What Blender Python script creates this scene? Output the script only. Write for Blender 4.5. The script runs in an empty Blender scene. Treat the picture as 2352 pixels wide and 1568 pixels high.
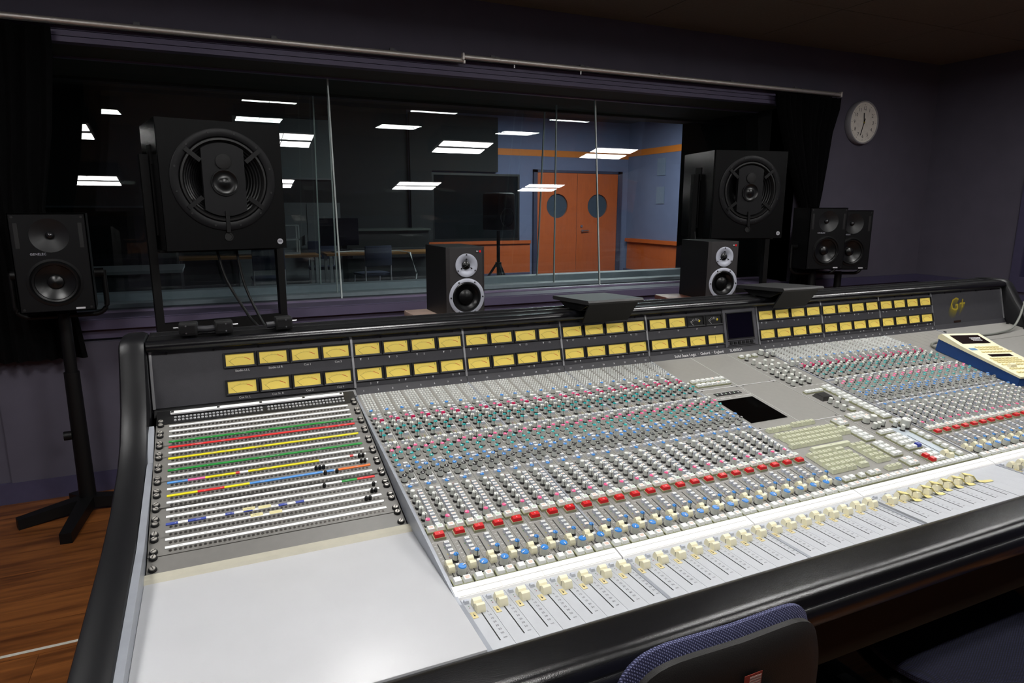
import bpy, math, random
from mathutils import Matrix, Vector
random.seed(7)
S = bpy.context.scene
COL = S.collection
Z0 = 0.88            # floor is z=0; everything below is written relative to the meter bridge foot, 0.88 m up
PI = math.pi

# ---------------------------------------------------------------- camera / world / exposure
cam = bpy.data.objects.new('camera', bpy.data.cameras.new('camera'))
COL.objects.link(cam)
cam.data.sensor_width = 36.0
cam.data.lens = 1516.02 * 36.0 / 2352.0
cam.data.clip_start = 0.05
Rr = ((0.91055301, -0.41338648, 0.00219726), (-0.0800511, -0.18153558, -0.98012074), (0.40556754, 0.892276, -0.19838981))
cam.matrix_world = Matrix(((Rr[0][0], -Rr[1][0], -Rr[2][0], -0.32787),
                           (Rr[0][1], -Rr[1][1], -Rr[2][1], -1.74549),
                           (Rr[0][2], -Rr[1][2], -Rr[2][2], 0.47764 + Z0), (0, 0, 0, 1)))
S.camera = cam
w = bpy.data.worlds.new('world'); S.world = w
w.use_nodes = True
w.node_tree.nodes['Background'].inputs[0].default_value = (0.02, 0.02, 0.025, 1)
w.node_tree.nodes['Background'].inputs[1].default_value = 0.2
S.view_settings.view_transform = 'Standard'
S.view_settings.look = 'None'
S.view_settings.gamma = 1.0
S.view_settings.use_curve_mapping = False
S.view_settings.exposure = 0.0
try:
    S.cycles.use_denoising = True
    S.cycles.max_bounces = 6
    S.cycles.diffuse_bounces = 3
    S.cycles.glossy_bounces = 4
    S.cycles.transparent_max_bounces = 16
    S.cycles.sample_clamp_indirect = 4.0
except Exception:
    pass
LAMP = 37.0          # radiance of the ceiling lamps
LIVE_FILL = 46.0     # radiance of the unseen lamp added to the live room

# ---------------------------------------------------------------- materials
def lin(c):
    c = c / 255.0
    return c / 12.92 if c <= 0.04045 else ((c + 0.055) / 1.055) ** 2.4
MATS = {}
def mat(name, rgb, rough=0.5, metal=0.0, var=0.06, scale=30.0, bump=0.0, bscale=200.0, emit=0.0, spec=0.5, stretch=None, coat=0.0):
    if name in MATS: return MATS[name]
    m = bpy.data.materials.new(name); m.use_nodes = True
    nt = m.node_tree; b = nt.nodes['Principled BSDF']
    col = tuple(lin(c) for c in rgb)
    b.inputs['Roughness'].default_value = rough
    b.inputs['Metallic'].default_value = metal
    b.inputs['Specular IOR Level'].default_value = spec
    b.inputs['Coat Weight'].default_value = coat
    tc = nt.nodes.new('ShaderNodeTexCoord')
    mp = nt.nodes.new('ShaderNodeMapping')
    nt.links.new(tc.outputs['Object'], mp.inputs[0])
    if stretch: mp.inputs['Scale'].default_value = stretch
    nz = nt.nodes.new('ShaderNodeTexNoise'); nz.inputs['Scale'].default_value = scale; nz.inputs['Detail'].default_value = 4
    nt.links.new(mp.outputs[0], nz.inputs['Vector'])
    rp = nt.nodes.new('ShaderNodeValToRGB')
    rp.color_ramp.elements[0].position = 0.3; rp.color_ramp.elements[1].position = 0.7
    rp.color_ramp.elements[0].color = tuple(max(0, c * (1 - var)) for c in col) + (1,)
    rp.color_ramp.elements[1].color = tuple(min(1, c * (1 + var)) for c in col) + (1,)
    nt.links.new(nz.outputs['Fac'], rp.inputs[0]); nt.links.new(rp.outputs[0], b.inputs['Base Color'])
    if bump:
        n2 = nt.nodes.new('ShaderNodeTexNoise'); n2.inputs['Scale'].default_value = bscale; n2.inputs['Detail'].default_value = 3
        nt.links.new(mp.outputs[0], n2.inputs['Vector'])
        bp = nt.nodes.new('ShaderNodeBump'); bp.inputs['Strength'].default_value = bump; bp.inputs['Distance'].default_value = 0.002
        nt.links.new(n2.outputs['Fac'], bp.inputs['Height']); nt.links.new(bp.outputs[0], b.inputs['Normal'])
    if emit:
        b.inputs['Emission Strength'].default_value = emit
        nt.links.new(rp.outputs[0], b.inputs['Emission Color'])
    MATS[name] = m
    return m

def wood_mat(name, rgb1, rgb2, rough):
    m = bpy.data.materials.new(name); m.use_nodes = True
    nt = m.node_tree; b = nt.nodes['Principled BSDF']; b.inputs['Roughness'].default_value = rough
    tc = nt.nodes.new('ShaderNodeTexCoord'); mp = nt.nodes.new('ShaderNodeMapping')
    mp.inputs['Scale'].default_value = (1.2, 14, 14)
    oi = nt.nodes.new('ShaderNodeObjectInfo')
    ad = nt.nodes.new('ShaderNodeVectorMath'); ad.operation = 'ADD'
    sc_ = nt.nodes.new('ShaderNodeVectorMath'); sc_.operation = 'SCALE'; sc_.inputs['Scale'].default_value = 31.0
    cb = nt.nodes.new('ShaderNodeCombineXYZ')
    for i in range(3): nt.links.new(oi.outputs['Random'], cb.inputs[i])
    nt.links.new(cb.outputs[0], sc_.inputs[0])
    nt.links.new(tc.outputs['Object'], mp.inputs[0]); nt.links.new(mp.outputs[0], ad.inputs[0]); nt.links.new(sc_.outputs[0], ad.inputs[1])
    nz = nt.nodes.new('ShaderNodeTexNoise'); nz.inputs['Scale'].default_value = 2.2; nz.inputs['Detail'].default_value = 7; nz.inputs['Distortion'].default_value = 0.6
    nt.links.new(ad.outputs[0], nz.inputs['Vector'])
    rp = nt.nodes.new('ShaderNodeValToRGB')
    rp.color_ramp.elements[0].position = 0.33; rp.color_ramp.elements[1].position = 0.68
    rp.color_ramp.elements[0].color = tuple(lin(c) for c in rgb1) + (1,)
    rp.color_ramp.elements[1].color = tuple(lin(c) for c in rgb2) + (1,)
    nt.links.new(nz.outputs['Fac'], rp.inputs[0]); nt.links.new(rp.outputs[0], b.inputs['Base Color'])
    MATS[name] = m
    return m

def emit_mat(name, rgb, k):
    m = bpy.data.materials.new(name); m.use_nodes = True
    nt = m.node_tree; nt.nodes.clear()
    e = nt.nodes.new('ShaderNodeEmission'); o = nt.nodes.new('ShaderNodeOutputMaterial')
    e.inputs[0].default_value = tuple(rgb) + (1,); e.inputs[1].default_value = k
    nt.links.new(e.outputs[0], o.inputs[0]); MATS[name] = m
    return m

def glass_mat(name, ior, tint, refl=True):
    m = bpy.data.materials.new(name); m.use_nodes = True
    nt = m.node_tree; nt.nodes.clear()
    o = nt.nodes.new('ShaderNodeOutputMaterial'); t = nt.nodes.new('ShaderNodeBsdfTransparent')
    t.inputs[0].default_value = tuple(tint) + (1,)
    if refl:
        g = nt.nodes.new('ShaderNodeBsdfGlossy'); g.inputs['Roughness'].default_value = 0.0; g.inputs[0].default_value = (1, 1, 1, 1)
        fr = nt.nodes.new('ShaderNodeFresnel'); fr.inputs[0].default_value = ior
        mx = nt.nodes.new('ShaderNodeMixShader')
        nt.links.new(fr.outputs[0], mx.inputs[0]); nt.links.new(t.outputs[0], mx.inputs[1]); nt.links.new(g.outputs[0], mx.inputs[2])
        nt.links.new(mx.outputs[0], o.inputs[0])
    else:
        nt.links.new(t.outputs[0], o.inputs[0])
    MATS[name] = m
    return m

def weave_mat(name, rgb1, rgb2, scale):
    m = mat(name, rgb1, rough=0.85, var=0.2, scale=80)
    nt = m.node_tree; b = nt.nodes['Principled BSDF']
    tc = nt.nodes['Texture Coordinate']
    ws = []
    for dirn in ('X', 'DIAGONAL'):
        wv = nt.nodes.new('ShaderNodeTexWave'); wv.bands_direction = dirn; wv.inputs['Scale'].default_value = scale; nt.links.new(tc.outputs['Object'], wv.inputs['Vector']); ws.append(wv)
    ck = nt.nodes.new('ShaderNodeMath'); ck.operation = 'MULTIPLY'
    nt.links.new(ws[0].outputs['Fac'], ck.inputs[0]); nt.links.new(ws[1].outputs['Fac'], ck.inputs[1])
    rp = nt.nodes.new('ShaderNodeValToRGB')
    rp.color_ramp.elements[0].position = 0.2; rp.color_ramp.elements[1].position = 0.6
    rp.color_ramp.elements[0].color = tuple(lin(c) for c in rgb2) + (1,)
    rp.color_ramp.elements[1].color = tuple(lin(c) for c in rgb1) + (1,)
    nt.links.new(ck.outputs[0], rp.inputs[0]); nt.links.new(rp.outputs[0], b.inputs['Base Color'])
    bp = nt.nodes.new('ShaderNodeBump'); bp.inputs['Strength'].default_value = 0.8; bp.inputs['Distance'].default_value = 0.001
    nt.links.new(ck.outputs[0], bp.inputs['Height']); nt.links.new(bp.outputs[0], b.inputs['Normal'])
    return m

WALL = mat('wall_paint', (84, 80, 94), 0.85, var=0.05, scale=8, bump=0.15, bscale=350)
PURPLE = mat('purple_board', (88, 80, 106), 0.55, var=0.05, scale=6)
DARKP = mat('dark_purple_trim', (70, 66, 92), 0.5, var=0.05)
CEIL = mat('ceiling_tile', (112, 106, 92), 0.9, var=0.08, scale=60, bump=0.3, bscale=120)
SOFFIT = mat('brown_soffit', (58, 54, 40), 0.7, var=0.08)
PLANK = wood_mat('floor_plank', (82, 44, 18), (140, 84, 40), 0.38)
SUBFL = mat('subfloor', (40, 24, 16), 0.8)
CARPET = mat('live_carpet', (62, 62, 72), 0.95, var=0.15, scale=90)
BLUEW = mat('live_wall_paint', (106, 112, 142), 0.85, var=0.04, scale=6)
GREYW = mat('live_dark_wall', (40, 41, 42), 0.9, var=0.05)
ORANGE = mat('orange_paint', (214, 120, 40), 0.6)
DOORW = mat('orange_door_veneer', (186, 88, 40), 0.45, var=0.08, scale=4, stretch=(12, 12, 1))
STEEL = mat('brushed_steel', (190, 190, 192), 0.3, metal=1.0)
ALU = mat('aluminium', (205, 205, 208), 0.38, metal=0.85)
RAILM = mat('painted_rail', (240, 234, 228), 0.5, metal=0.85)
BLACK = mat('black_plastic', (9, 9, 10), 0.5, bump=0.1, bscale=400, spec=0.3)
MATTE = mat('black_lacquer', (10, 10, 11), 0.5, var=0.15, spec=0.3)
SIDEG = mat('black_gloss_side', (8, 8, 9), 0.2, spec=0.4)
BAFFLE = mat('charcoal_baffle', (40, 37, 38), 0.6, var=0.05)
RUBBER = mat('rubber', (10, 10, 11), 0.55)
CONE = mat('cone_black', (16, 16, 17), 0.3, spec=.45)
SILVER = mat('silver_ring', (178, 180, 192), 0.5, metal=0.25)
LEATHER = mat('black_leather', (12, 12, 15), 0.22, var=0.15, scale=60, bump=0.16, bscale=650, spec=0.7)
LEATH2 = mat('black_leatherette', (14, 14, 17), 0.42, var=0.1, scale=40, bump=0.06, bscale=900, spec=0.3)
CURT = mat('black_curtain', (11, 11, 12), 1.0, var=0.1, bump=0.2, bscale=300, spec=0.1)
CHAN = mat('channel_grey', (134, 132, 127), 0.5, var=0.03, scale=60)
FADER = mat('fader_grey', (184, 187, 192), 0.45, var=0.03, scale=40)
TRIM = mat('trim_grey', (150, 154, 162), 0.4, metal=0.2)
PATCHG = mat('patch_grey', (112, 110, 106), 0.45, var=0.04, scale=50)
TABLE = mat('table_laminate', (190, 191, 194), 0.35, var=0.02, scale=12)
BEIGE = mat('beige_lip', (178, 174, 158), 0.5)
BRIDGE = mat('bridge_charcoal', (62, 61, 66), 0.5, var=0.05, scale=60, bump=0.1, bscale=600)
NUMST = mat('number_strip', (52, 51, 56), 0.5)
BEZEL = mat('meter_bezel', (20, 20, 21), 0.4)
AMBER = mat('meter_face', (222, 196, 92), 0.5, var=0.02, emit=0.32)
RED = mat('red_paint', (206, 18, 26), 0.35)
REDL = mat('red_mark', (216, 60, 30), 0.5)
DARKL = mat('dark_line', (30, 26, 18), 0.6)
WHITE = mat('white_strip', (240, 240, 240), 0.4, var=0.01)
INK = mat('white_ink', (232, 232, 232), 0.5)
DKINK = mat('dark_ink', (50, 50, 54), 0.6)
CREAM = mat('cream_plastic', (242, 236, 206), 0.38, var=0.03)
OLIVE = mat('olive_base', (148, 150, 118), 0.5)
KEYC = mat('key_beige', (196, 198, 172), 0.5)
BTNW = mat('button_white', (226, 228, 226), 0.35)
BTNG = mat('button_grey', (186, 190, 200), 0.4)
KNOBG = mat('knob_grey', (196, 198, 192), 0.4)
KNOBW = mat('knob_cap_white', (226, 228, 222), 0.35)
KBLUE = mat('cap_blue', (52, 130, 206), 0.35)
KTEAL = mat('cap_teal', (0, 160, 160), 0.35)
KPINK = mat('cap_pink', (240, 92, 146), 0.35)
MAGENTA = mat('button_magenta', (206, 32, 92), 0.35)
KBLK = mat('cap_black', (30, 28, 30), 0.35)
PEACH = mat('print_peach', (238, 196, 178), 0.5)
MINT = mat('print_mint', (190, 212, 190), 0.5)
TAPE = mat('masking_tape', (222, 210, 140), 0.7)
NOTE = mat('sticky_note', (214, 206, 156), 0.8)
TAG = mat('beige_tag', (210, 196, 146), 0.6)
SCREEN = mat('dark_screen', (10, 8, 22), 0.15)
DISPLAY = mat('black_glass', (3, 3, 3), 0.1)
SEGY = mat('strip_yellow', (226, 214, 24), 0.5); SEGR = mat('strip_red', (222, 44, 44), 0.5)
SEGG = mat('strip_green', (24, 142, 52), 0.5); SEGB = mat('strip_blue', (82, 148, 218), 0.5)
SEGN = mat('strip_navy', (58, 76, 160), 0.5); SEGP = mat('strip_pink', (228, 110, 166), 0.5); SEGO = mat('strip_orange', (236, 110, 30), 0.5)
RBLUE = mat('remote_blue', (16, 62, 122), 0.45); RCREAM = mat('remote_cream', (234, 226, 190), 0.45)
RDISP = mat('remote_display', (22, 6, 8), 0.15)
GOLD = mat('gold_print', (160, 142, 36), 0.5)
FABRIC = weave_mat('blue_fabric', (34, 36, 74), (10, 10, 26), 110)
FABRIM = weave_mat('blue_fabric_edge', (120, 122, 162), (40, 42, 74), 110)
CHPL = mat('chair_plastic', (24, 22, 21), 0.5, bump=0.2, bscale=600, spec=0.35)
WOODT = mat('brown_stand_top', (120, 74, 58), 0.4, var=0.15, scale=5, stretch=(1, 14, 1))
PALETOP = mat('pale_stand_top', (176, 152, 140), 0.45)
LAMPM = emit_mat('lamp_glow', (1.0, 0.99, 0.97), LAMP)
LIVEM = emit_mat('live_fill_glow', (0.92, 0.96, 1.0), LIVE_FILL)
FIXT = mat('fixture_grey', (58, 58, 58), 0.5)
GLASSF = glass_mat('pane_glass', 1.75, (0.93, 0.97, 0.96))
GLASSB = glass_mat('pane_clear', 1.5, (0.98, 0.99, 0.99), False)
JOINT = mat('glass_joint', (196, 206, 204), 0.3)
SILLB = mat('inner_sill', (186, 194, 204), 0.5)
SILLD = mat('inner_sill_felt', (96, 100, 108), 0.8)
CLOCKW = mat('clock_white', (236, 230, 220), 0.4); CLOCKS = mat('clock_rim', (150, 148, 152), 0.4)
YELP = mat('yellow_paint', (224, 200, 0), 0.5)
TABW = mat('table_wood', (150, 104, 52), 0.5)

# ---------------------------------------------------------------- mesh builder
_textcache = {}
def text_geo(s, size, align='CENTER'):
    key = (s, align)
    if key not in _textcache:
        cu = bpy.data.curves.new('t', 'FONT'); cu.body = s; cu.size = 1.0; cu.align_x = align; cu.align_y = 'CENTER'
        cu.resolution_u = 2
        ob = bpy.data.objects.new('t', cu); COL.objects.link(ob)
        me = ob.to_mesh()
        _textcache[key] = ([v.co.copy() for v in me.vertices], [tuple(p.vertices) for p in me.polygons])
        ob.to_mesh_clear(); bpy.data.objects.remove(ob); bpy.data.curves.remove(cu)
    vs, fs = _textcache[key]
    return [v * size for v in vs], fs

class MB:
    def __init__(s): s.v = []; s.f = []; s.m = []; s.M = Matrix.Identity(4)
    def add(s, vs, fs, m=0):
        o = len(s.v); s.v += [s.M @ Vector(v) for v in vs]
        for f in fs:
            s.f.append(tuple(i + o for i in f)); s.m.append(m)
        return s
    def box(s, x0, x1, y0, y1, z0, z1, m=0):
        return s.add([(x0, y0, z0), (x1, y0, z0), (x1, y1, z0), (x0, y1, z0), (x0, y0, z1), (x1, y0, z1), (x1, y1, z1), (x0, y1, z1)],
                     [(0, 3, 2, 1), (4, 5, 6, 7), (0, 1, 5, 4), (1, 2, 6, 5), (2, 3, 7, 6), (3, 0, 4, 7)], m)
    def obox(s, x0, x1, y0, y1, z0, z1, m=0):          # box open at its front (-y)
        return s.add([(x0, y0, z0), (x1, y0, z0), (x1, y1, z0), (x0, y1, z0), (x0, y0, z1), (x1, y0, z1), (x1, y1, z1), (x0, y1, z1)],
                     [(0, 3, 2, 1), (4, 5, 6, 7), (1, 2, 6, 5), (2, 3, 7, 6), (3, 0, 4, 7)], m)
    def frustum(s, w, d, h, t, m=0, mt=None, z=0.0, cx=0, cy=0, tb=None):
        tb = t if tb is None else tb
        x, y = w / 2, d / 2
        vs = [(cx - x, cy - y, z), (cx + x, cy - y, z), (cx + x, cy + y, z), (cx - x, cy + y, z),
              (cx - x + t, cy - y + tb, z + h), (cx + x - t, cy - y + tb, z + h), (cx + x - t, cy + y - t, z + h), (cx - x + t, cy + y - t, z + h)]
        s.add(vs, [(0, 1, 5, 4), (1, 2, 6, 5), (2, 3, 7, 6), (3, 0, 4, 7)], m)
        return s.add(vs[4:], [(0, 1, 2, 3)], m if mt is None else mt)
    def rbox(s, x0, x1, y0, y1, z0, z1, c, m=0):      # box with chamfered edges
        xs, ys, zs = (x0, x1), (y0, y1), (z0, z1)
        import bmesh
        bm = bmesh.new()
        bmesh.ops.create_cube(bm, size=1.0)
        for v in bm.verts: v.co = Vector(((x0 + x1) / 2 + v.co.x * (x1 - x0), (y0 + y1) / 2 + v.co.y * (y1 - y0), (z0 + z1) / 2 + v.co.z * (z1 - z0)))
        bmesh.ops.bevel(bm, geom=bm.edges[:], offset=c, segments=2, affect='EDGES', profile=0.5)
        bm.verts.index_update()
        s.add([v.co for v in bm.verts], [tuple(v.index for v in f.verts) for f in bm.faces], m); bm.free()
        return s
    def prism(s, pts, x0, x1, m=0, caps=True):         # pts in (y,z), extruded along x
        n = len(pts); vs = [(x0, p[0], p[1]) for p in pts] + [(x1, p[0], p[1]) for p in pts]
        fs = [(i, (i + 1) % n, n + (i + 1) % n, n + i) for i in range(n)]
        s.add(vs, fs, m)
        if caps: s.add(vs, [tuple(range(n - 1, -1, -1)), tuple(range(n, 2 * n))], m)
        return s
    def lathe(s, prof, seg=24, m=0, ax=None):         # prof (r,z) about +z
        vs = []; fs = []; n = len(prof)
        for k in range(seg):
            a = 2 * PI * k / seg
            for r, z in prof: vs.append((r * math.cos(a), r * math.sin(a), z))
        for k in range(seg):
            k2 = (k + 1) % seg
            for i in range(n - 1): fs.append((k * n + i, k2 * n + i, k2 * n + i + 1, k * n + i + 1))
        s.add(vs, fs, m)
        return s
    def cyl(s, p0, p1, r0, r1=None, seg=12, m=0, caps=True):
        r1 = r0 if r1 is None else r1
        p0 = Vector(p0); p1 = Vector(p1); d = (p1 - p0).normalized()
        u = d.orthogonal().normalized(); v = d.cross(u)
        vs = [p0 + (u * math.cos(2 * PI * k / seg) + v * math.sin(2 * PI * k / seg)) * r0 for k in range(seg)]
        vs += [p1 + (u * math.cos(2 * PI * k / seg) + v * math.sin(2 * PI * k / seg)) * r1 for k in range(seg)]
        fs = [(k, (k + 1) % seg, seg + (k + 1) % seg, seg + k) for k in range(seg)]
        if caps: fs += [tuple(range(seg - 1, -1, -1)), tuple(range(seg, 2 * seg))]
        return s.add(vs, fs, m)
    def tube(s, pts, r, seg=8, m=0):
        P = [Vector(p) for p in pts]; vs = []; n = len(P)
        for i, p in enumerate(P):
            d = (P[min(i + 1, n - 1)] - P[max(i - 1, 0)]).normalized()
            ref = Vector((0, 0, 1)) if abs(d.z) < 0.9 else Vector((0, 1, 0))
            u = d.cross(ref).normalized(); v = d.cross(u)
            vs += [p + (u * math.cos(2 * PI * k / seg) + v * math.sin(2 * PI * k / seg)) * r for k in range(seg)]
        fs = [(i * seg + k, i * seg + (k + 1) % seg, (i + 1) * seg + (k + 1) % seg, (i + 1) * seg + k) for i in range(n - 1) for k in range(seg)]
        fs += [tuple(range(seg - 1, -1, -1)), tuple(range((n - 1) * seg, n * seg))]
        return s.add(vs, fs, m)
    def holed(s, x0, x1, z0, z1, cx, cz, r, y=0.0, seg=40, m=0):    # rectangle in xz with a round hole, facing -y
        ang = sorted([2 * PI * k / seg for k in range(seg)] + [math.atan2(zz - cz, xx - cx) % (2 * PI) for xx in (x0, x1) for zz in (z0, z1)])
        inn = []; out = []
        for a in ang:
            c, q = math.cos(a), math.sin(a)
            inn.append((cx + r * c, y, cz + r * q))
            ts = []
            if c > 1e-9: ts.append((x1 - cx) / c)
            if c < -1e-9: ts.append((x0 - cx) / c)
            if q > 1e-9: ts.append((z1 - cz) / q)
            if q < -1e-9: ts.append((z0 - cz) / q)
            t = min(ts); out.append((cx + t * c, y, cz + t * q))
        n = len(ang)
        return s.add(inn + out, [(k, (k + 1) % n, n + (k + 1) % n, n + k) for k in range(n)], m)
    def disc(s, cx, cy, r, z, seg=12, m=0):
        return s.add([(cx + r * math.cos(2 * PI * k / seg), cy + r * math.sin(2 * PI * k / seg), z) for k in range(seg)], [tuple(range(seg))], m)
    def text(s, t, size, M, m=0, align='CENTER'):
        vs, fs = text_geo(t, size, align); old = s.M; s.M = old @ M; s.add(vs, fs, m); s.M = old
        return s
    def cable(s, pts, r, seg=8, m=0, n=6):              # tube through smoothed points
        P = [Vector(p) for p in pts]; P = [P[0] * 2 - P[1]] + P + [P[-1] * 2 - P[-2]]; out = []
        for i in range(1, len(P) - 2):
            a, b, c, d = P[i - 1:i + 3]
            for k in range(n):
                t = k / n; out.append(0.5 * ((2 * b) + (c - a) * t + (2 * a - 5 * b + 4 * c - d) * t * t + (3 * b - a - 3 * c + d) * t ** 3))
        return s.tube(out + [P[-2]], r, seg, m)
    def grid(s, fn, nu, nv, m=0, closeu=False):
        vs = [fn(i / (nu - (0 if closeu else 1)), j / (nv - 1)) for i in range(nu) for j in range(nv)]
        iu = nu if closeu else nu - 1
        return s.add(vs, [(i * nv + j, ((i + 1) % nu) * nv + j, ((i + 1) % nu) * nv + j + 1, i * nv + j + 1) for i in range(iu) for j in range(nv - 1)], m)
    def mesh(s, name, mats, smooth=True, angle=38):
        me = bpy.data.meshes.new(name)
        me.from_pydata([tuple(v) for v in s.v], [], s.f)
        for mm in (mats if isinstance(mats, (list, tuple)) else [mats]): me.materials.append(mm)
        me.polygons.foreach_set('material_index', s.m)
        if smooth:
            me.polygons.foreach_set('use_smooth', [True] * len(s.f))
            me.set_sharp_from_angle(angle=math.radians(angle))
        me.update()
        return me
    def build(s, name, mats, parent=None, smooth=True, kind=None):
        return put(name, s.mesh(name, mats, smooth), parent, kind=kind)

TOP = []
def put(name, me, parent=None, kind=None, M=None):
    o = bpy.data.objects.new(name, me); COL.objects.link(o)
    if parent is not None:
        o.parent = parent
        if parent.get('_base'): o.matrix_parent_inverse = Matrix.Translation(-Vector(parent['_base']))
    else: TOP.append(o)
    if M is not None: o.matrix_basis = M
    if kind: o['kind'] = kind
    return o
def thing(name, label, cat, loc=(0, 0, 0), rotz=0.0, group=None, world=False):
    o = bpy.data.objects.new(name, None); COL.objects.link(o); o.empty_display_size = 0.05
    o.location = loc; o.rotation_euler = (0, 0, rotz); o['label'] = label; o['category'] = cat
    if group: o['group'] = group
    if world: o['_base'] = tuple(loc)
    TOP.append(o)
    return o
def tag(o, label, cat, group=None):
    o['label'] = label; o['category'] = cat
    if group: o['group'] = group
    return o
def copy_tree(o, parent=None):
    c = o.copy(); COL.objects.link(c); c.parent = parent
    if parent is None: TOP.append(c)
    for ch in o.children: copy_tree(ch, c)
    return c
def struct(name, mb, mats, smooth=False):
    o = mb.build(name, mats, None, smooth); o['kind'] = 'structure'
    return o
def T(x, y, z): return Matrix.Translation((x, y, z))
def RX(a): return Matrix.Rotation(a, 4, 'X')
def RY(a): return Matrix.Rotation(a, 4, 'Y')
def RZ(a): return Matrix.Rotation(a, 4, 'Z')

# ================================================================ THE ROOM
FL = -0.88; YW = 1.84; XL = -2.6; XR = 4.96; YB = -4.0; CE = 1.56
floor = struct('floor', MB().box(XL, XR, YB, YW, FL - 0.08, FL - 0.014), SUBFL)
pw = 0.19
rows = int((YW - YB) / pw) + 1
for r in range(rows):
    y1 = YW - r * pw; y0 = max(YB, y1 - pw)
    x = XL - (r * 0.73) % 1.7
    while x < XR:
        a, b = max(XL, x), min(XR, x + 1.7); x += 1.7
        if b - a < 0.02: continue
        mb = MB(); hw = (b - a) / 2; hd = (y1 - y0) / 2
        mb.box(-hw + 0.0006, hw - 0.0006, -hd + 0.0006, hd - 0.0006, -0.014, 0.0)
        put('plank', mb.mesh('plank', PLANK, False), floor, M=T((a + b) / 2, (y0 + y1) / 2, FL))
ceiling = struct('ceiling', MB().box(XL, XR, YB, YW, CE + 0.012, CE + 0.1), CEIL)
tx = 0.9; ty = 0.6
tm = MB().box(-tx / 2 + 0.003, tx / 2 - 0.003, -ty / 2 + 0.003, ty / 2 - 0.003, 0, 0.012).mesh('ceiling_tile', CEIL, False)
for i in range(int((XR - XL) / tx)):
    for j in range(int((YW - YB) / ty)):
        put('ceiling_tile', tm, ceiling, M=T(XL + 0.18 + tx * (i + 0.5), YB + 0.3 + ty * (j + 0.5), CE))

WX0, WX1, WT, WB = -1.25, 3.42, 1.173, -0.03       # window opening
mb = MB()
mb.box(XL, WX0, YW, YW + 0.16, FL, CE + 0.1); mb.box(WX1, XR + 0.2, YW, YW + 0.16, FL, CE + 0.1)
mb.box(WX0, WX1, YW, YW + 0.16, WT + 0.086, CE + 0.1); mb.box(WX0, WX1, YW, YW + 0.16, FL, WB - 0.11)
struct('wall_front', mb, WALL)
struct('wall_right', MB().box(XR, XR + 0.15, YB, YW, FL, CE + 0.1), WALL)
struct('wall_left', MB().box(XL - 0.15, XL, YB, YW, FL, CE + 0.1), WALL)
struct('wall_rear', MB().box(XL, XR, YB - 0.15, YB, FL, CE + 0.1), WALL)
# purple header boards over the window, wall panels and rails below it
hd = struct('trim_1', MB().box(WX0, WX1, YW - 0.004, YW + 0.03, WT, WT + 0.088), PURPLE)
for z0, z1, o in ((WT, WT + 0.022, 0.030), (WT + 0.026, WT + 0.048, 0.024), (WT + 0.052, WT + 0.082, 0.018)):
    MB().box(WX0, WX1, YW - o, YW - 0.004, z0, z1).build('header_board', PURPLE, hd, False)
sl = struct('trim_2', MB().box(WX0, WX1, YW - 0.02, 2.06, WB - 0.028, WB - 0.004), PURPLE)
MB().box(WX0, WX1, YW - 0.045, YW - 0.02, WB - 0.052, WB - 0.008).build('sill_nosing', PURPLE, sl, False)
MB().box(WX0, WX1, YW - 0.016, YW + 0.002, WB - 0.098, WB - 0.054).build('sill_apron', PURPLE, sl, False)
wp = struct('trim_3', MB().box(WX0, 0.17, YW - 0.012, YW + 0.002, -0.78, WB - 0.115), WALL)
for a, b in ((0.172, 1.6), (1.602, WX1)): MB().box(a, b, YW - 0.012, YW + 0.002, -0.78, WB - 0.115).build('wall_panel', WALL, wp, False)
struct('trim_4', MB().box(WX1, XR, YW - 0.022, YW, -0.106, -0.046).box(XR - 0.022, XR, YB, YW - 0.022, -0.106, -0.046), DARKP)
struct('trim_5', MB().box(WX1, XR, YW - 0.008, YW, -0.8, -0.13).box(XR - 0.008, XR, YB, YW, -0.8, -0.13), DARKP)
struct('baseboard_front', MB().box(XL, XR, YW - 0.018, YW, FL, FL + 0.1), DARKP)
struct('baseboard_right', MB().box(XR - 0.018, XR, YB, YW - 0.018, FL, FL + 0.1), DARKP)
# second window in the right wall (its edge shows at the picture border)
w2 = struct('window_2', MB().box(XR - 0.02, XR, -0.4, 1.12, -0.046, 0.0).box(XR - 0.02, XR, 1.06, 1.12, 0.0, 1.1).box(XR - 0.02, XR, -0.4, -0.34, 0.0, 1.1).box(XR - 0.02, XR, -0.4, 1.12, 1.04, 1.1), DARKP)
MB().box(XR - 0.006, XR - 0.001, -0.34, 1.06, 0.0, 1.04).build('pane', mat('purple_glass', (54, 50, 76), 0.15), w2, False)

# ---------------- studio window: soffit, jambs, inner sills, three glazing layers
YG = 3.0
struct('trim_6', MB().box(WX0, WX1, YW + 0.03, 2.34, WT, WT + 0.1).box(WX0, WX1, 2.35, YG, WT + 0.004, WT + 0.1).box(WX0, WX1, 2.72, 2.74, WT - 0.012, WT + 0.01), SOFFIT)
struct('trim_7', MB().box(WX0 - 0.1, WX0, YW, YG, WB - 0.2, WT + 0.1).box(WX1, WX1 + 0.1, YW, YG, WB - 0.2, WT + 0.1), mat('black_jamb', (14, 14, 15), 0.8))
struct('trim_8', MB().box(WX0, WX1, 2.06, 2.44, -0.12, -0.07), SILLD)
struct('trim_9', MB().box(WX0, WX1, 2.44, 2.54, -0.12, -0.048).box(WX0, WX1, 2.60, YG, -0.12, -0.075).box(WX0, WX1, 2.78, 2.90, -0.12, -0.03), SILLB)
win = struct('window_1', MB().box(WX0, WX1, 1.99, 2.03, WB - 0.006, WB + 0.006).box(WX0, WX1, 2.135, 2.165, WT - 0.008, WT + 0.002), mat('window_bead', (126, 116, 142), 0.4))
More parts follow.
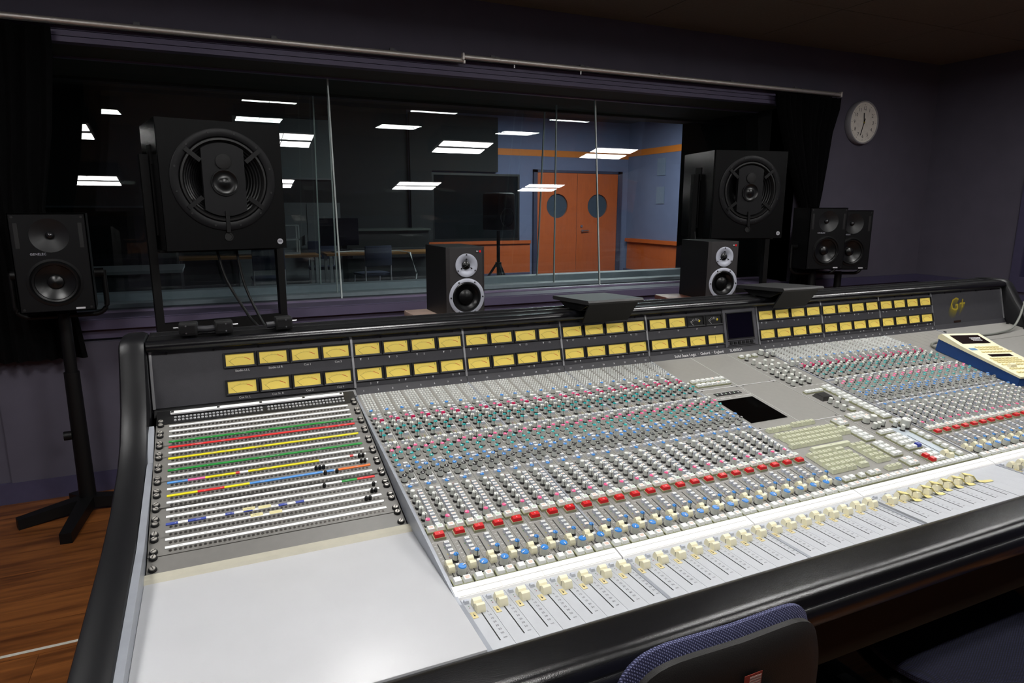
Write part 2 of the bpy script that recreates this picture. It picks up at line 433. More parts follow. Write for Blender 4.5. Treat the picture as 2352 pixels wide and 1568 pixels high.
def pane(x0, x1, yb, yt, zb, zt, th=0.008):
    vs = [(x0, yb, zb), (x1, yb, zb), (x1, yt, zt), (x0, yt, zt), (x0, yb + th, zb), (x1, yb + th, zb), (x1, yt + th, zt), (x0, yt + th, zt)]
    mb = MB(); mb.add(vs, [(0, 1, 2, 3)], 0); mb.add(vs, [(5, 4, 7, 6), (0, 3, 7, 4), (1, 5, 6, 2), (0, 4, 5, 1), (3, 2, 6, 7)], 1)
    mb.build('pane', [GLASSF, GLASSB], win, False)
def joint(x, yb, yt, zb, zt, w_=0.004):
    vs = [(x - w_, yb - .001, zb), (x + w_, yb - .001, zb), (x + w_, yt - .001, zt), (x - w_, yt - .001, zt), (x - w_, yb + .01, zb), (x + w_, yb + .01, zb), (x + w_, yt + .01, zt), (x - w_, yt + .01, zt)]
    MB().add(vs, [(0, 1, 2, 3), (5, 4, 7, 6), (0, 3, 7, 4), (1, 5, 6, 2)]).build('glass_joint', JOINT, win, False)
for (xs, yb, yt, zb) in (((0.329, 2.027), 2.018, 2.137, -0.03), ((0.385, 1.93), 2.485, 2.485, -0.048), ((0.34, 1.98), 2.86, 2.76, -0.03)):
    e = [WX0] + list(xs) + [WX1]
    for a, b in zip(e[:-1], e[1:]): pane(a + 0.003, b - 0.003, yb, yt, zb, WT)
    for x in xs: joint(x, yb, yt, zb, WT)

# ---------------- live room behind the glass
LX0, LX1, LY1, LC = -3.5, 7.62, 10.0, 2.15
struct('floor', MB().box(LX0, LX1, YG, LY1, FL - 0.1, FL), CARPET)
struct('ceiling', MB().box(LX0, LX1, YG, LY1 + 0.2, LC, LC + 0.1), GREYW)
struct('wall_far', MB().box(2.98, LX1, LY1, LY1 + 0.15, FL, LC), BLUEW)
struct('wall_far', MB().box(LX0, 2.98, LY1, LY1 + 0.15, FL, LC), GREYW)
struct('wall_far', MB().box(LX1, LX1 + 0.15, YG, LY1, FL, LC), BLUEW)
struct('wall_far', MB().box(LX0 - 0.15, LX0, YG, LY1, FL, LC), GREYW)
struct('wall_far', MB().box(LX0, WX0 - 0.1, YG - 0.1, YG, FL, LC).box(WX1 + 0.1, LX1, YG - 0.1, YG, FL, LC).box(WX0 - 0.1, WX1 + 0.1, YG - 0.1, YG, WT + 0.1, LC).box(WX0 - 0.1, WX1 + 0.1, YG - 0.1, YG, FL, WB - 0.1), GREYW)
struct('trim_10', MB().box(4.70, LX1, LY1 - 0.006, LY1, 1.45, 1.567).box(LX1 - 0.006, LX1, YG + 2.0, LY1 - 0.006, 1.5, 1.617), ORANGE)
struct('trim_11', MB().box(2.98, 5.38, LY1 - 0.03, LY1, FL + 0.12, -0.2).box(2.98, 5.38, LY1 - 0.07, LY1, -0.2, -0.14).box(LX1 - 0.03, LX1, 6.2, LY1 - 0.1, FL + 0.12, -0.2).box(LX1 - 0.09, LX1, 6.2, LY1 - 0.1, -0.2, -0.13), DOORW)
struct('baseboard_far', MB().box(LX0, 5.38, LY1 - 0.034, LY1, FL, FL + 0.12).box(LX1 - 0.034, LX1, YG, LY1, FL, FL + 0.12), DARKP)
dr = struct('door_1', MB().box(5.44, 5.52, LY1 - 0.06, LY1, FL, 1.20).box(7.35, 7.45, LY1 - 0.06, LY1, FL, 1.20).box(5.44, 7.45, LY1 - 0.06, LY1, 1.15, 1.20), mat('door_frame', (56, 56, 78), 0.5))
for k, (a, b, cx) in enumerate(((5.525, 6.40, 5.96), (6.405, 7.345, 6.885))):
    mb = MB().holed(a, b, FL + 0.01, 1.145, cx, 0.515, 0.235, LY1 - 0.05, 48)
    mb.M = T(cx, LY1 - 0.05, 0.515) @ RX(PI / 2); mb.lathe([(0.235, 0), (0.235, -0.045)], 48)
    lf = mb.build('door_leaf', DOORW, dr, True)
    mb = MB(); mb.M = T(cx, LY1 - 0.012, 0.515) @ RX(PI / 2); mb.disc(0, 0, 0.236, 0, 48)
    mb.build('round_window', mat('porthole_glass', (64, 74, 86), 0.25), lf)
mb = MB().cyl((6.52, LY1 - 0.05, 0.03), (6.52, LY1 - 0.10, 0.03), 0.022).cyl((6.52, LY1 - 0.095, 0.03), (6.66, LY1 - 0.095, 0.035), 0.011).cyl((6.51, LY1 - 0.05, 0.12), (6.51, LY1 - 0.075, 0.12), 0.025)
mb.build('door_handle', STEEL, dr)
bw = struct('window_3', MB().box(3.40, 5.15, LY1 - 0.03, LY1, 1.06, 1.10).box(3.40, 5.15, LY1 - 0.03, LY1, -0.14, -0.09).box(5.11, 5.15, LY1 - 0.03, LY1, -0.09, 1.06).box(3.40, 3.44, LY1 - 0.03, LY1, -0.09, 1.06), BEZEL)
MB().box(3.44, 5.11, LY1 - 0.012, LY1 - 0.004, -0.09, 1.06).build('pane', mat('booth_glass', (22, 26, 28), 0.08), bw, False)
o = MB().box(3.0, 4.68, LY1 - 0.08, LY1 - 0.002, 1.13, LC - 0.05).box(3.0, 3.39, LY1 - 0.08, LY1 - 0.002, -0.13, 1.13).build('wall_darkener', GREYW, None, False)  # added sheet; the darkness of this wall stretch is put into its colour
tag(o, 'wide dark grey sheet added to darken the wall left of the orange stripe behind the glass', 'dark sheet')
for x0, x1, z0, z1, y, nm, lb, c in ((0.05, 1.62, -0.3, 0.55, 9.2, 'storage_cabinet', 'grey storage cabinet behind the table in the live room', (104, 108, 110)),):
    t = thing(nm, lb, 'cabinet', ((x0 + x1) / 2, y, FL))
    h = z1 - FL; wd = (x1 - x0)
    MB().box(-wd / 2, wd / 2, 0, 0.45, 0, h).build('body', mat('cabinet_grey', c, 0.6), t, False)
    for k in range(3):
        a = -wd / 2 + wd / 3 * k
        d_ = MB().box(a + 0.006, a + wd / 3 - 0.006, -0.02, 0, 0.05, h - 0.02).build('door', mat('cabinet_grey', c, 0.6), t, False)
        MB().box(a + wd / 3 - 0.05, a + wd / 3 - 0.035, -0.045, -0.02, h * 0.55, h * 0.65).build('handle', STEEL, d_, False)
o = thing('projection_screen', 'grey pull-down projection screen high on the live room wall', 'screen', (0.9, LY1 - 0.045, 0))
MB().box(-0.75, 0.75, 0, 0.01, 0.95, 1.9).build('sheet', mat('screen_sheet', (120, 128, 128), 0.7), o, False)
MB().cyl((-0.8, 0.0, 1.93), (0.8, 0.0, 1.93), 0.04).build('roller_case', GREYW, o); MB().box(-0.75, 0.75, -0.01, 0.02, 0.93, 0.955).build('bottom_bar', ALU, o, False)
def live_table(x, y, wd, label):
    t = thing('work_table', label, 'table', (x, y, FL), 0, 'wooden tables in the live room')
    MB().box(-wd / 2, wd / 2, -0.3, 0.3, 0.67, 0.7).build('table_top', TABW, t, False)
    for sx in (-1, 1):
        for sy in (-1, 1): MB().box(sx * (wd / 2 - 0.06) - 0.02, sx * (wd / 2 - 0.06) + 0.02, sy * 0.24 - 0.02, sy * 0.24 + 0.02, 0, 0.67).build('leg', ALU, t, False)
    return t
live_table(0.15, 8.2, 1.9, 'wooden table at the left of the pair in the live room')
live_table(2.15, 8.35, 1.9, 'wooden table with the white cable on it in the live room')
def live_chair(x, y, rz, label):
    t = thing('stacking_chair', label, 'chair', (x, y, FL), rz, 'chairs at the live room tables')
    MB().rbox(-0.21, 0.21, -0.2, 0.2, 0.42, 0.46, 0.015).build('seat', mat('grey_blue_seat', (48, 54, 78), 0.8), t)
    MB().rbox(-0.2, 0.2, 0.2, 0.235, 0.56, 0.84, 0.014).build('backrest', mat('grey_blue_seat', (48, 54, 78), 0.8), t)
    for sx in (-1, 1):
        MB().cyl((sx * 0.19, -0.18, 0.42), (sx * 0.2, -0.22, 0), 0.011).build('leg', ALU, t)
        MB().tube([(sx * 0.19, 0.218, 0.7), (sx * 0.19, 0.2, 0.44), (sx * 0.2, 0.24, 0)], 0.011).build('leg', ALU, t)
live_chair(0.35, 7.55, PI, 'grey-blue chair drawn up to the left live room table')
live_chair(1.75, 7.62, PI + 0.2, 'grey-blue chair nearest the glass at the table with the white cable')
live_chair(1.25, 8.86, -0.1, 'grey-blue chair on the far side of the table with the white cable')
o = MB().tube([(1.35, 8.25, -0.17), (1.6, 8.3, -0.165), (1.9, 8.28, -0.17), (2.3, 8.2, -0.165), (2.42, 8.02, -0.19), (2.5, 7.98, -0.5), (2.44, 7.95, -0.86)], 0.012, 6).build('white_cable', BTNW)
tag(o, 'white cable lying over the live room table and hanging to the floor', 'cable')
t = thing('equipment_rack', 'open metal rack of boxes on the far live room table', 'rack', (0.55, 8.3, FL + 0.7))
for z in (0, 0.2, 0.4): MB().box(-0.3, 0.3, -0.15, 0.15, z, z + 0.015).build('shelf', ALU, t, False)
for sx in (-1, 1):
    for sy in (-1, 1): MB().box(sx * 0.29 - 0.01, sx * 0.29 + 0.01, sy * 0.14 - 0.01, sy * 0.14 + 0.01, 0.015, 0.4).build('post', ALU, t, False)
t = thing('computer_monitor', 'black flat monitor standing behind the rack in the live room', 'monitor', (1.45, 8.4, FL + 0.7))
MB().box(-0.28, 0.28, -0.02, 0.02, 0.1, 0.5).build('screen', SCREEN, t, False); MB().box(-0.03, 0.03, 0.02, 0.05, 0, 0.3).build('neck', BLACK, t, False); MB().box(-0.12, 0.12, -0.08, 0.1, 0, 0.012).build('foot', BLACK, t, False)
t = thing('upright_piano', 'dark upright console piano with open lid in the live room', 'piano', (2.42, 9.35, FL))
MB().box(-0.7, 0.7, -0.05, 0.4, 0, 0.98).build('case', mat('dark_case', (40, 40, 40), 0.4), t, False); MB().box(-0.72, 0.72, -0.1, 0.42, 0.98, 1.01).build('lid', mat('lid_grey', (84, 88, 84), 0.3), t, False); MB().box(-0.66, 0.66, -0.3, -0.05, 0.55, 0.7).build('key_bed', mat('dark_case', (40, 40, 40), 0.4), t, False)
t = thing('workstation_desk', 'dark desk with a pale top at the left of the live room', 'desk', (-1.5, 6.2, FL))
MB().box(-0.9, 0.9, -0.4, 0.4, 0.70, 0.73).build('desk_top', mat('pale_top', (170, 172, 178), 0.4), t, False)
for sx in (-1, 1): MB().box(sx * 0.85 - 0.03, sx * 0.85 + 0.03, -0.38, 0.38, 0, 0.70).build('side_panel', BLACK, t, False)
MB().box(-0.82, 0.82, 0.3, 0.33, 0.2, 0.70).build('back_panel', BLACK, t, False)
t = thing('equipment_cabinet', 'tall black cabinet behind the small speaker at the left of the live room', 'cabinet', (-1.9, 7.5, FL))
MB().box(-1.2, 1.2, -0.3, 0.3, 0, 1.35).build('body', BLACK, t, False)
for a, b in ((-1.19, -0.01), (0.01, 1.19)): MB().box(a, b, -0.32, -0.3, 0.03, 1.32).build('door', MATTE, t, False)
MB().box(-1.22, 1.22, -0.33, 0.32, 1.35, 1.37).build('top', mat('pale_edge', (120, 124, 134), 0.4), t, False)
# speaker on a tripod in the live room
t = thing('tripod_speaker_stand', 'black tripod speaker stand before the orange wainscot behind the glass', 'speaker stand', (3.0, 6.0, FL))
MB().cyl((0, 0, 0.15), (0, 0, 1.08), 0.022).build('pole', BLACK, t); MB().cyl((0, 0, 0.62), (0, 0, 0.68), 0.04).build('collar', BLACK, t)
for k in range(3):
    a = 0.5 + k * 2 * PI / 3; c, s_ = math.cos(a), math.sin(a)
    MB().cyl((0.03 * c, 0.03 * s_, 0.65), (0.45 * c, 0.45 * s_, 0.01), 0.016).build('leg', BLACK, t)
    MB().cyl((0, 0, 0.25), (0.27 * c, 0.27 * s_, 0.28), 0.008).build('brace', BLACK, t)
t = thing('stage_speaker', 'black moulded loudspeaker on the tripod stand behind the glass', 'speaker', (3.0, 6.0, FL + 1.08), 0.35)
MB().rbox(-0.15, 0.15, -0.16, 0.14, 0.0, 0.46, 0.03).build('cabinet', BLACK, t)
mb = MB(); mb.M = T(0, -0.162, 0.16) @ RX(PI / 2); mb.lathe([(0.12, 0.0), (0.115, 0.004), (0.10, -0.004), (0.04, -0.001), (0, 0.002)], 24); mb.build('woofer', CONE, t)
mb = MB(); mb.M = T(0, -0.162, 0.36) @ RX(PI / 2); mb.lathe([(0.07, 0.0), (0.06, 0.004), (0.02, -0.002), (0, 0.003)], 20); mb.build('horn', RUBBER, t)
t = thing('ceiling_lamp', 'long unseen lamp added over the orange doors in the live room', 'ceiling lamp', (5.3, 7.4, LC))  # added out of view to brighten the doors and blue wall
MB().box(-1.3, 1.3, -0.3, 0.3, -0.05, 0).build('housing', FIXT, t, False); MB().box(-1.25, 1.25, -0.25, 0.25, -0.056, -0.05).build('added_diffuser', LIVEM, t, False)  # housing and diffuser of the added unseen lamp
for x, z, rz, lb in ((LX1 - 0.01, 1.25, 0, 'upper'), (LX1 - 0.01, 0.72, 0, 'lower')):
    o = MB().box(LX1 - 0.012, LX1 - 0.002, 8.75, 9.0, z - 0.16, z + 0.16).build('painted_reflection', mat('reflection_tint', (112, 122, 142), 0.6), None, False)  # dim reflections in the glass, put in as pale plates on the wall
    tag(o, 'pale %s painted reflection on the side wall right of the orange doors' % lb, 'reflection')

# ================================================================ CEILING LAMPS (reflected twice in the glass)
FX = [-1.309 + 1.594 * k for k in range(4)]; FY = (0.05, -1.50); FZ = 1.435
rown = ('window side', 'back'); coln = ('far left', 'centre left', 'centre right', 'far right')
for j, fy in enumerate(FY):
    for i, fx in enumerate(FX):
        t = thing('ceiling_lamp', '%s ceiling lamp of the %s row, mirrored in the studio glass' % (coln[i], rown[j]), 'ceiling lamp', (fx, fy, FZ), 0, 'ceiling lamps of the control room')
        mb = MB().box(-0.265, 0.265, -0.22, 0.22, 0.004, CE - FZ)
        mb.build('housing', FIXT, t, False)
        for sx in (-1, 1):
            for sy in (-1, 1):
                mb = MB()
                for q in range(4):
                    yc = sy * 0.106 + (q - 1.5) * 0.0365
                    mb.box(sx * 0.121 - 0.117, sx * 0.121 + 0.117, yc - 0.0168, yc + 0.0168, 0.0, 0.004)
                mb.build('lamp_tube', LAMPM, t)

# ================================================================ THE MIXING CONSOLE
B = 0.32
SL = 0.138 / 0.785                      # slope of the channel plane
PA = math.atan(SL)
def zc(y): return -0.015 + SL * y
def CP(x, y, h=0.0, rz=0.0): return T(x, y, zc(y)) @ RX(PA) @ T(0, 0, h) @ RZ(rz)
PT = math.atan(0.128 / 0.45)
def zp(y): return -0.02 + (0.128 / 0.45) * (y + 0.09)
def PP(x, y, h=0.0, rz=0.0): return T(x, y, zp(y)) @ RX(PT) @ T(0, 0, h) @ RZ(rz)
BA = math.atan2(0.133, 0.034)           # bridge face angle
def BP(x, wv, h=0.0): return T(x, wv * math.cos(BA), wv * math.sin(BA)) @ RX(BA) @ T(0, 0, h)   # local x right, y up the face, z out
ZF = -0.157
def FP(x, y, h=0.0, rz=0.0): return T(x, y, ZF + h) @ RZ(rz)
con = thing('mixing_console', 'large grey analogue mixing console with rows of yellow meters and black leather edge', 'mixing console', (1.2, -0.45, FL), world=True)
X0, X1 = -1.5 * B, 9 * B
YE = -0.955

# --- carcass, pedestals, leather
MB().box(X0, X1, -0.80, 0.10, -0.34, -0.215).box(X0, X1, 0.02, 0.16, -0.5, 0.0).build('carcass', MATTE, con, False)
for x in (-0.30, 1.2, 2.70):
    mb = MB().box(x - 0.09, x + 0.09, -0.42, 0.05, FL + 0.06, -0.33)
    mb.rbox(x - 0.05, x + 0.05, -0.92, 0.32, FL, FL + 0.07, 0.012); mb.build('pedestal', BLACK, con)
MB().box(X0 - 0.06, X1 + 0.06, -1.03, -1.012, -0.315, -0.215).box(X0, X1, -1.012, -0.80, -0.25, -0.235).build('front_panel', mat('brown_front', (40, 34, 24), 0.7, spec=0.2), con, False)
pr = [(YE, -0.215), (YE, -0.156), (YE - 0.005, -0.1528), (YE - 0.012, -0.1514), (YE - 0.018, -0.1508), (YE - 0.045, -0.1492), (YE - 0.070, -0.1477), (YE - 0.076, -0.1475), (YE - 0.082, -0.1483), (YE - 0.088, -0.1508), (YE - 0.093, -0.1552), (YE - 0.0965, -0.1600), (YE - 0.0985, -0.1660), (YE - 0.0995, -0.1690), (YE - 0.103, -0.1680), (YE - 0.1075, -0.1715), (YE - 0.111, -0.1775), (YE - 0.112, -0.186), (YE - 0.109, -0.199), (YE - 0.100, -0.210), (YE - 0.085, -0.216)]
MB().prism(pr, X0 - 0.062, X1 + 0.062).build('armrest', LEATHER, con)
def cheek(xa, xb):
    pf = [(-0.97, -0.215), (-0.97, -0.142), (-0.955, -0.128), (-0.90, -0.122), (-0.5, -0.105), (-0.36, -0.090), (-0.22, -0.060), (-0.14, -0.026), (-0.075, 0.026), (-0.035, 0.08), (0.0, 0.135), (0.014, 0.156), (0.036, 0.168), (0.10, 0.17), (0.155, 0.165), (0.18, 0.15), (0.20, 0.10), (0.22, -0.35), (-0.10, -0.40), (-0.5, -0.36)]
    c = 0.014; n = len(pf)
    cy = sum(p[0] for p in pf) / n; cz = sum(p[1] for p in pf) / n
    ins = []
    for i, p in enumerate(pf):
        a = Vector(pf[i - 1]); b = Vector(pf[(i + 1) % n]); d = (b - a).normalized(); nr = Vector((d.y, -d.x)); ins.append((p[0] + nr.x * c, p[1] + nr.y * c))
    mid = [((p[0] * 0.7 + q[0] * 0.3), (p[1] * 0.7 + q[1] * 0.3)) for p, q in zip(pf, ins)]
    rings = [(xa, ins), (xa + 0.3 * c, mid), (xa + c, pf), (xb - c, pf), (xb - 0.3 * c, mid), (xb, ins)]
    mb = MB(); vs = [(x, q[0], q[1]) for x, r in rings for q in r]; fs = []
    for k in range(5):
        for i in range(n): fs.append((k * n + i, k * n + (i + 1) % n, (k + 1) * n + (i + 1) % n, (k + 1) * n + i))
    fs += [tuple(range(n - 1, -1, -1)), tuple(range(5 * n, 6 * n))]
    mb.add(vs, fs); return mb.build('side_cheek', LEATH2, con)
cheek(X0 - 0.064, X0 - 0.006); cheek(X1 + 0.006, X1 + 0.064)
mb = MB().prism([(-0.955, -0.21), (-0.955, -0.134), (-0.5, -0.113), (-0.20, -0.064), (-0.10, -0.012), (-0.10, -0.21)], X0 - 0.008, X0 + 0.004); mb.build('side_plate', TRIM, con, False)
mb = MB().prism([(-0.955, -0.21), (-0.955, -0.134), (-0.5, -0.113), (-0.20, -0.064), (-0.10, -0.012), (-0.10, -0.21)], X1 - 0.004, X1 + 0.008); mb.build('side_plate', TRIM, con, False)

# --- left desk panel with its beige lip
MB().rbox(X0 + 0.004, -0.006, YE, -0.560, -0.185, -0.152, 0.002).build('desk_panel', TABLE, con)
MB().prism([(-0.564, -0.19), (-0.564, -0.1525), (-0.556, -0.1475), (-0.540, -0.146), (-0.540, -0.19)], X0 + 0.004, -0.006).build('desk_lip', BEIGE, con, False)

# --- patch bay
seg = {
    3: [(-.446, -.038, 3)], 4: [(-.446, -.038, 2)], 6: [(-.446, -.038, 1)], 8: [(-.446, -.038, 3)],
    10: [(-.446, -.408, 4), (-.408, -.375, 6), (-.375, -.316, 1), (-.316, -.308, 2), (-.308, -.291, 0), (-.291, -.143, 1), (-.143, -.075, 0), (-.075, -.067, 2), (-.067, -.038, 0)],
    12: [(-.446, -.390, 1), (-.390, -.340, 2), (-.340, -.291, 1), (-.291, -.142, 4), (-.142, -.136, 0), (-.136, -.117, 4), (-.117, -.109, 0), (-.109, -.038, 7)],
    14: [(-.446, -.109, 0), (-.109, -.076, 3), (-.076, -.038, 2)],
    16: [(-.446, -.425, 5), (-.425, -.408, 0), (-.408, -.376, 5), (-.376, -.342, 0), (-.342, -.326, 5), (-.326, -.309, 0), (-.309, -.292, 5), (-.292, -.243, 0), (-.243, -.226, 5), (-.226, -.210, 0), (-.210, -.193, 5), (-.193, -.038, 0)]}
SM = [WHITE, SEGY, SEGR, SEGG, SEGB, SEGN, SEGP, SEGO]
def py(r): return -0.091 - 0.0205 * r
cs = math.cos(PT)
for k in range(10):
    ya, yb = py(2 * k) + 0.010, py(2 * k + 1) - 0.0165
    if k == 9: yb = -0.4975
    L = (ya - yb) / cs - 0.0008
    mb = MB().box(-0.233, 0.230, -L / 2, L / 2, -0.02, 0)
    put('patch_panel', mb.mesh('patch_panel', PATCHG, False), con, M=PP(-0.2405, (ya + yb) / 2))
mb = MB().box(-0.233, 0.230, -0.0205, 0.0205, -0.02, 0); put('blank_patch_panel', mb.mesh('b', PATCHG, False), con, M=PP(-0.2405, -0.519))
mb = MB().box(-0.233, 0.230, -0.029, 0.029, -0.02, 0); put('jack_panel', mb.mesh('b', BEZEL, False), con, M=PP(-0.2405, -0.0520))
for r in range(20):
    mb = MB()
    for a, b, c in seg.get(r, [(-.446, -.038, 0)]): mb.box(a, b, -0.0030, 0.0030, 0, 0.0016, c)
    if c == 0:
        pass
    for q in range(int(random.uniform(10, 26))):
        x = random.uniform(-.44, -.06); wv = random.uniform(.002, .010); mb.box(x, x + wv, -0.0006, 0.0006, 0.0016, 0.00165, 8)
    put('label_strip', mb.mesh('label_strip', SM + [mat('strip_ink', (176, 178, 180), 0.6)], False), con, M=PP(0, py(r), 0))
jk = MB()
for r in range(20):
    for i in range(48):
        jk.M = PP(-0.437 + i * 0.0083, py(r) - 0.0078, 0.0002)
        jk.lathe([(0.0031, 0), (0.0031, 0.0007), (0.0021, 0.0007)], 8, 1); jk.disc(0, 0, 0.0022, 0.0004, 8, 0)
jk.build('patch_jacks', [RUBBER, mat('dark_nickel', (110, 104, 98), 0.3, metal=0.8)], con, False, 'stuff')
mb = MB(); mb.box(-.444, -.040, -0.0055, 0.0055, 0, 0.004, 0)
for x in (-.44, -.34, -.243, -.14, -.046): mb.box(x - 0.003, x + 0.003, -0.002, 0.002, 0.004, 0.006, 1)
put('lit_label_strip', mb.mesh('l', [WHITE, BEZEL], False), con, M=PP(0, -0.0405, 0.002))
jk = MB()
for r, y in ((0, -0.056), (1, -0.068)):
    for i in range(48):
        if i == 24: continue
        jk.M = PP(-0.434 + i * 0.0083, y, 0.0)
        jk.lathe([(0.0030, 0), (0.0028, 0.0022), (0.0014, 0.0022), (0.0012, 0)], 8, 0)
jk.build('monitor_jacks', [mat('bright_nickel', (226, 226, 230), .3, metal=.4)], con, True, 'stuff')
plug = MB().lathe([(0.0038, 0), (0.0038, 0.006), (0.003, 0.0085), (0, 0.009)], 12).mesh('patch_plug', BLACK)
for x, r in ((-.055, 10), (-.047, 10), (-.055, 11), (-.047, 11), (-.154, 11), (-.146, 11), (-.138, 11), (-.138, 12), (-.113, 12), (-.147, 14), (-.047, 15), (-.055, 16), (-.047, 16), (-.072, 17), (-.064, 17)):
    put('patch_plug', plug, con, M=PP(x, py(r) - 0.0078))
sc_m = MB().lathe([(0.0072, 0), (0.0072, 0.003), (0.0058, 0.005), (0.0050, 0.0046)], 16, 0)
sc_m.lathe([(0.0050, 0.0046), (0.0046, 0.0062), (0.0, 0.0068)], 16, 1); sc_m.box(-0.0046, 0.0046, -0.0006, 0.0006, 0.0066, 0.0071, 2)
scm = sc_m.mesh('panel_screw', [RUBBER, mat('screw_nickel', (176, 172, 166), .4, metal=.35), DARKL])
for x in (-.464, -.0205):
    ys = [-0.072, -0.086]
    for k in range(1, 10): ys += [py(2 * k) + 0.0165, py(2 * k) + 0.0035]
    ys += [-0.4875, -0.5015, -0.529]
    for y in ys: put('panel_screw', scm, con, M=PP(x, y, 0.0, random.uniform(0, 3)))
for (x0, x1, y, tx_) in ((-.310, -.287, -.4145, 'CUE SAMPLE'), (-.281, -.257, -.4165, ''), (-.297, -.274, -.4355, 'CUE BEAT'), (-.262, -.238, -.437, '')):
    mb = MB().box(-(x1 - x0) / 2, (x1 - x0) / 2, -0.005, 0.004, 0.0017, 0.0020, 0)
    if tx_: [mb.box(-.006 + q * .0024, -.0045 + q * .0024 + .0005 * (q % 2), -.0004, .0006, .0020, .0021, 1) for q in range(5)]
    o = put('paper_note', mb.mesh('paper_note', [NOTE, DKINK], False), None, M=PP((x0 + x1) / 2, y, 0.0))
    tag(o, {'CUE SAMPLE': 'small cream paper note with writing on the upper row of the patch bay', 'CUE BEAT': 'small cream paper note with writing on the lower row of the patch bay'}.get(tx_, 'small blank cream paper note %s of the patch bay' % ('right of the written one, upper row' if y > -.43 else 'right of the written one, lower row')), 'note', 'paper notes on the patch bay')

# --- meter bridge
e1 = (math.cos(BA), math.sin(BA)); HB = 0.1373
MB().prism([(0, -0.01), (0, 0), (0.034, 0.133), (0.045, 0.155), (0.15, 0.157), (0.17, 0.02), (0.10, -0.06), (0.01, -0.06)], X0 - 0.005, X1 + 0.005).build('bridge_body', BRIDGE, con, False)
secs = [(-1.5, 0), (0, 1), (1, 2), (2, 3), (3, 4.5), (4.5, 5.5), (5.5, 6.5), (6.5, 7.5), (7.5, 9)]
for a, b in secs:
    mb = MB().box(-(b - a) * B / 2 + 0.003, (b - a) * B / 2 - 0.003, 0.0005, HB - 0.001, 0, 0.0015)
    put('bridge_panel', mb.mesh('bridge_panel', BRIDGE, False), con, M=BP((a + b) * B / 2, 0))
for t_ in (-1.5, 0, 1, 2, 3, 4.5, 5.5, 6.5, 7.5, 9):
    mb = MB().box(-0.0028, 0.0028, -0.001, HB, 0, 0.005); put('divider_bar', mb.mesh('divider_bar', ALU, False), con, M=BP(t_ * B, 0))
roll = [(0.032 + 0.016 * math.cos(a) - 0.004, 0.1475 + 0.0145 * math.sin(a)) for a in [math.radians(d) for d in range(-100, -300, -20)]]
MB().prism(roll[::-1] + [], X0 - 0.006, X1 + 0.006).build('bridge_roll', LEATHER, con)
mb = MB().box(X0 - 0.005, X1 + 0.005, 0.025, 0.162, 0.155, 0.1605)
mb.build('bridge_top', BLACK, con, False)
for y in (0.075, 0.125): MB().box(X0, X1, y, y + 0.006, 0.1605, 0.1650).build('top_rib', mat('rib_satin', (70, 70, 72), 0.25, metal=0.6), con, False)
for a, b in secs:
    x0, x1 = a * B, b * B
    if a == -1.5: continue
    mb = MB().prism([(-0.0025, 0.001), (-0.004, -0.001), (-0.0145, -0.0185), (0.0, -0.0185)], x0 + 0.0005, x1 - 0.0005)
    put('number_strip', mb.mesh('number_strip', NUMST, False), con)
MB().prism([(0.002, 0.0), (-0.012, -0.002), (-0.030, -0.014), (-0.022, -0.03), (0.0, -0.03)], X0, -0.002).build('bridge_foot', BEZEL, con, False)

# meters
mb = MB()      # bezel frame in local (x, y up, z out); width .078, height .037
w_, h_, iw, ih = 0.0385, 0.0188, 0.0332, 0.0146
vs = [(-w_, -h_, 0), (w_, -h_, 0), (w_, h_, 0), (-w_, h_, 0), (-w_, -h_, .007), (w_, -h_, .007), (w_, h_, .007), (-w_, h_, .007),
      (-iw, -ih, .007 - .0015), (iw, -ih, .007 - .0015), (iw, ih, .007 - .0015), (-iw, ih, .007 - .0015), (-iw, -ih, .0012), (iw, -ih, .0012), (iw, ih, .0012), (-iw, ih, .0012)]
fs = []
for o_ in (0, 4, 8):
    for k in range(4): fs.append((o_ + k, o_ + (k + 1) % 4, o_ + 4 + (k + 1) % 4, o_ + 4 + k))
bez = mb.add(vs, fs).mesh('meter_bezel', BEZEL, False)
def arc_face(kind):
    mb = MB().box(-iw, iw, -ih, ih, 0.0008, 0.0022, 0)
    cx, cy, R = 0.0, -0.034, 0.0395
    def arc(a0, a1, r0, r1, m, n=10):
        for k in range(n):
            p = [math.radians(a0 + (a1 - a0) * q / n) for q in (k, k + 1)]
            mb.add([(cx + r * math.sin(a), cy + r * math.cos(a), 0.0024) for a, r in ((p[0], r0), (p[1], r0), (p[1], r1), (p[0], r1))], [(0, 3, 2, 1)], m)
    if kind == 'zero':
        mb.box(-0.0004, 0.0004, -ih, ih * 0.8, 0.0022, 0.0026, 1); mb.box(-0.022, 0.022, 0.006, 0.0063, 0.0022, 0.0026, 1)
        return mb
    arc(-38, 14, R, R + 0.0005, 3, 12); arc(15, 38, R - 0.0002, R + 0.0011, 2, 8)
    for k in range(12):
        a = math.radians(-38 + k * 52 / 11); r0, r1 = R + 0.0012, R + (0.0034 if k % 2 else 0.0026)
        mb.add([(cx + r * math.sin(a + d), cy + r * math.cos(a + d), 0.0024) for d, r in ((-.004, r0), (.004, r0), (.004, r1), (-.004, r1))], [(0, 3, 2, 1)], 3)
    if kind == 'led':
        for x, y, m in ((-.0295, .0115, 2), (.0285, .0115, 4), (.0285, .0085, 4)): mb.box(x - .0009, x + .0009, y - .0009, y + .0009, .0022, .0027, m)
    return mb
LEDG = mat('led_green', (60, 110, 50), 0.4)
faceM = {k: arc_face(k).mesh('meter_face', [AMBER, DARKL, REDL, mat('scale_ink', (150, 126, 60), 0.6), LEDG], False) for k in ('plain', 'led', 'zero')}
mb = MB().box(-iw, iw, -ih, ih, 0.0008, 0.0022, 0)
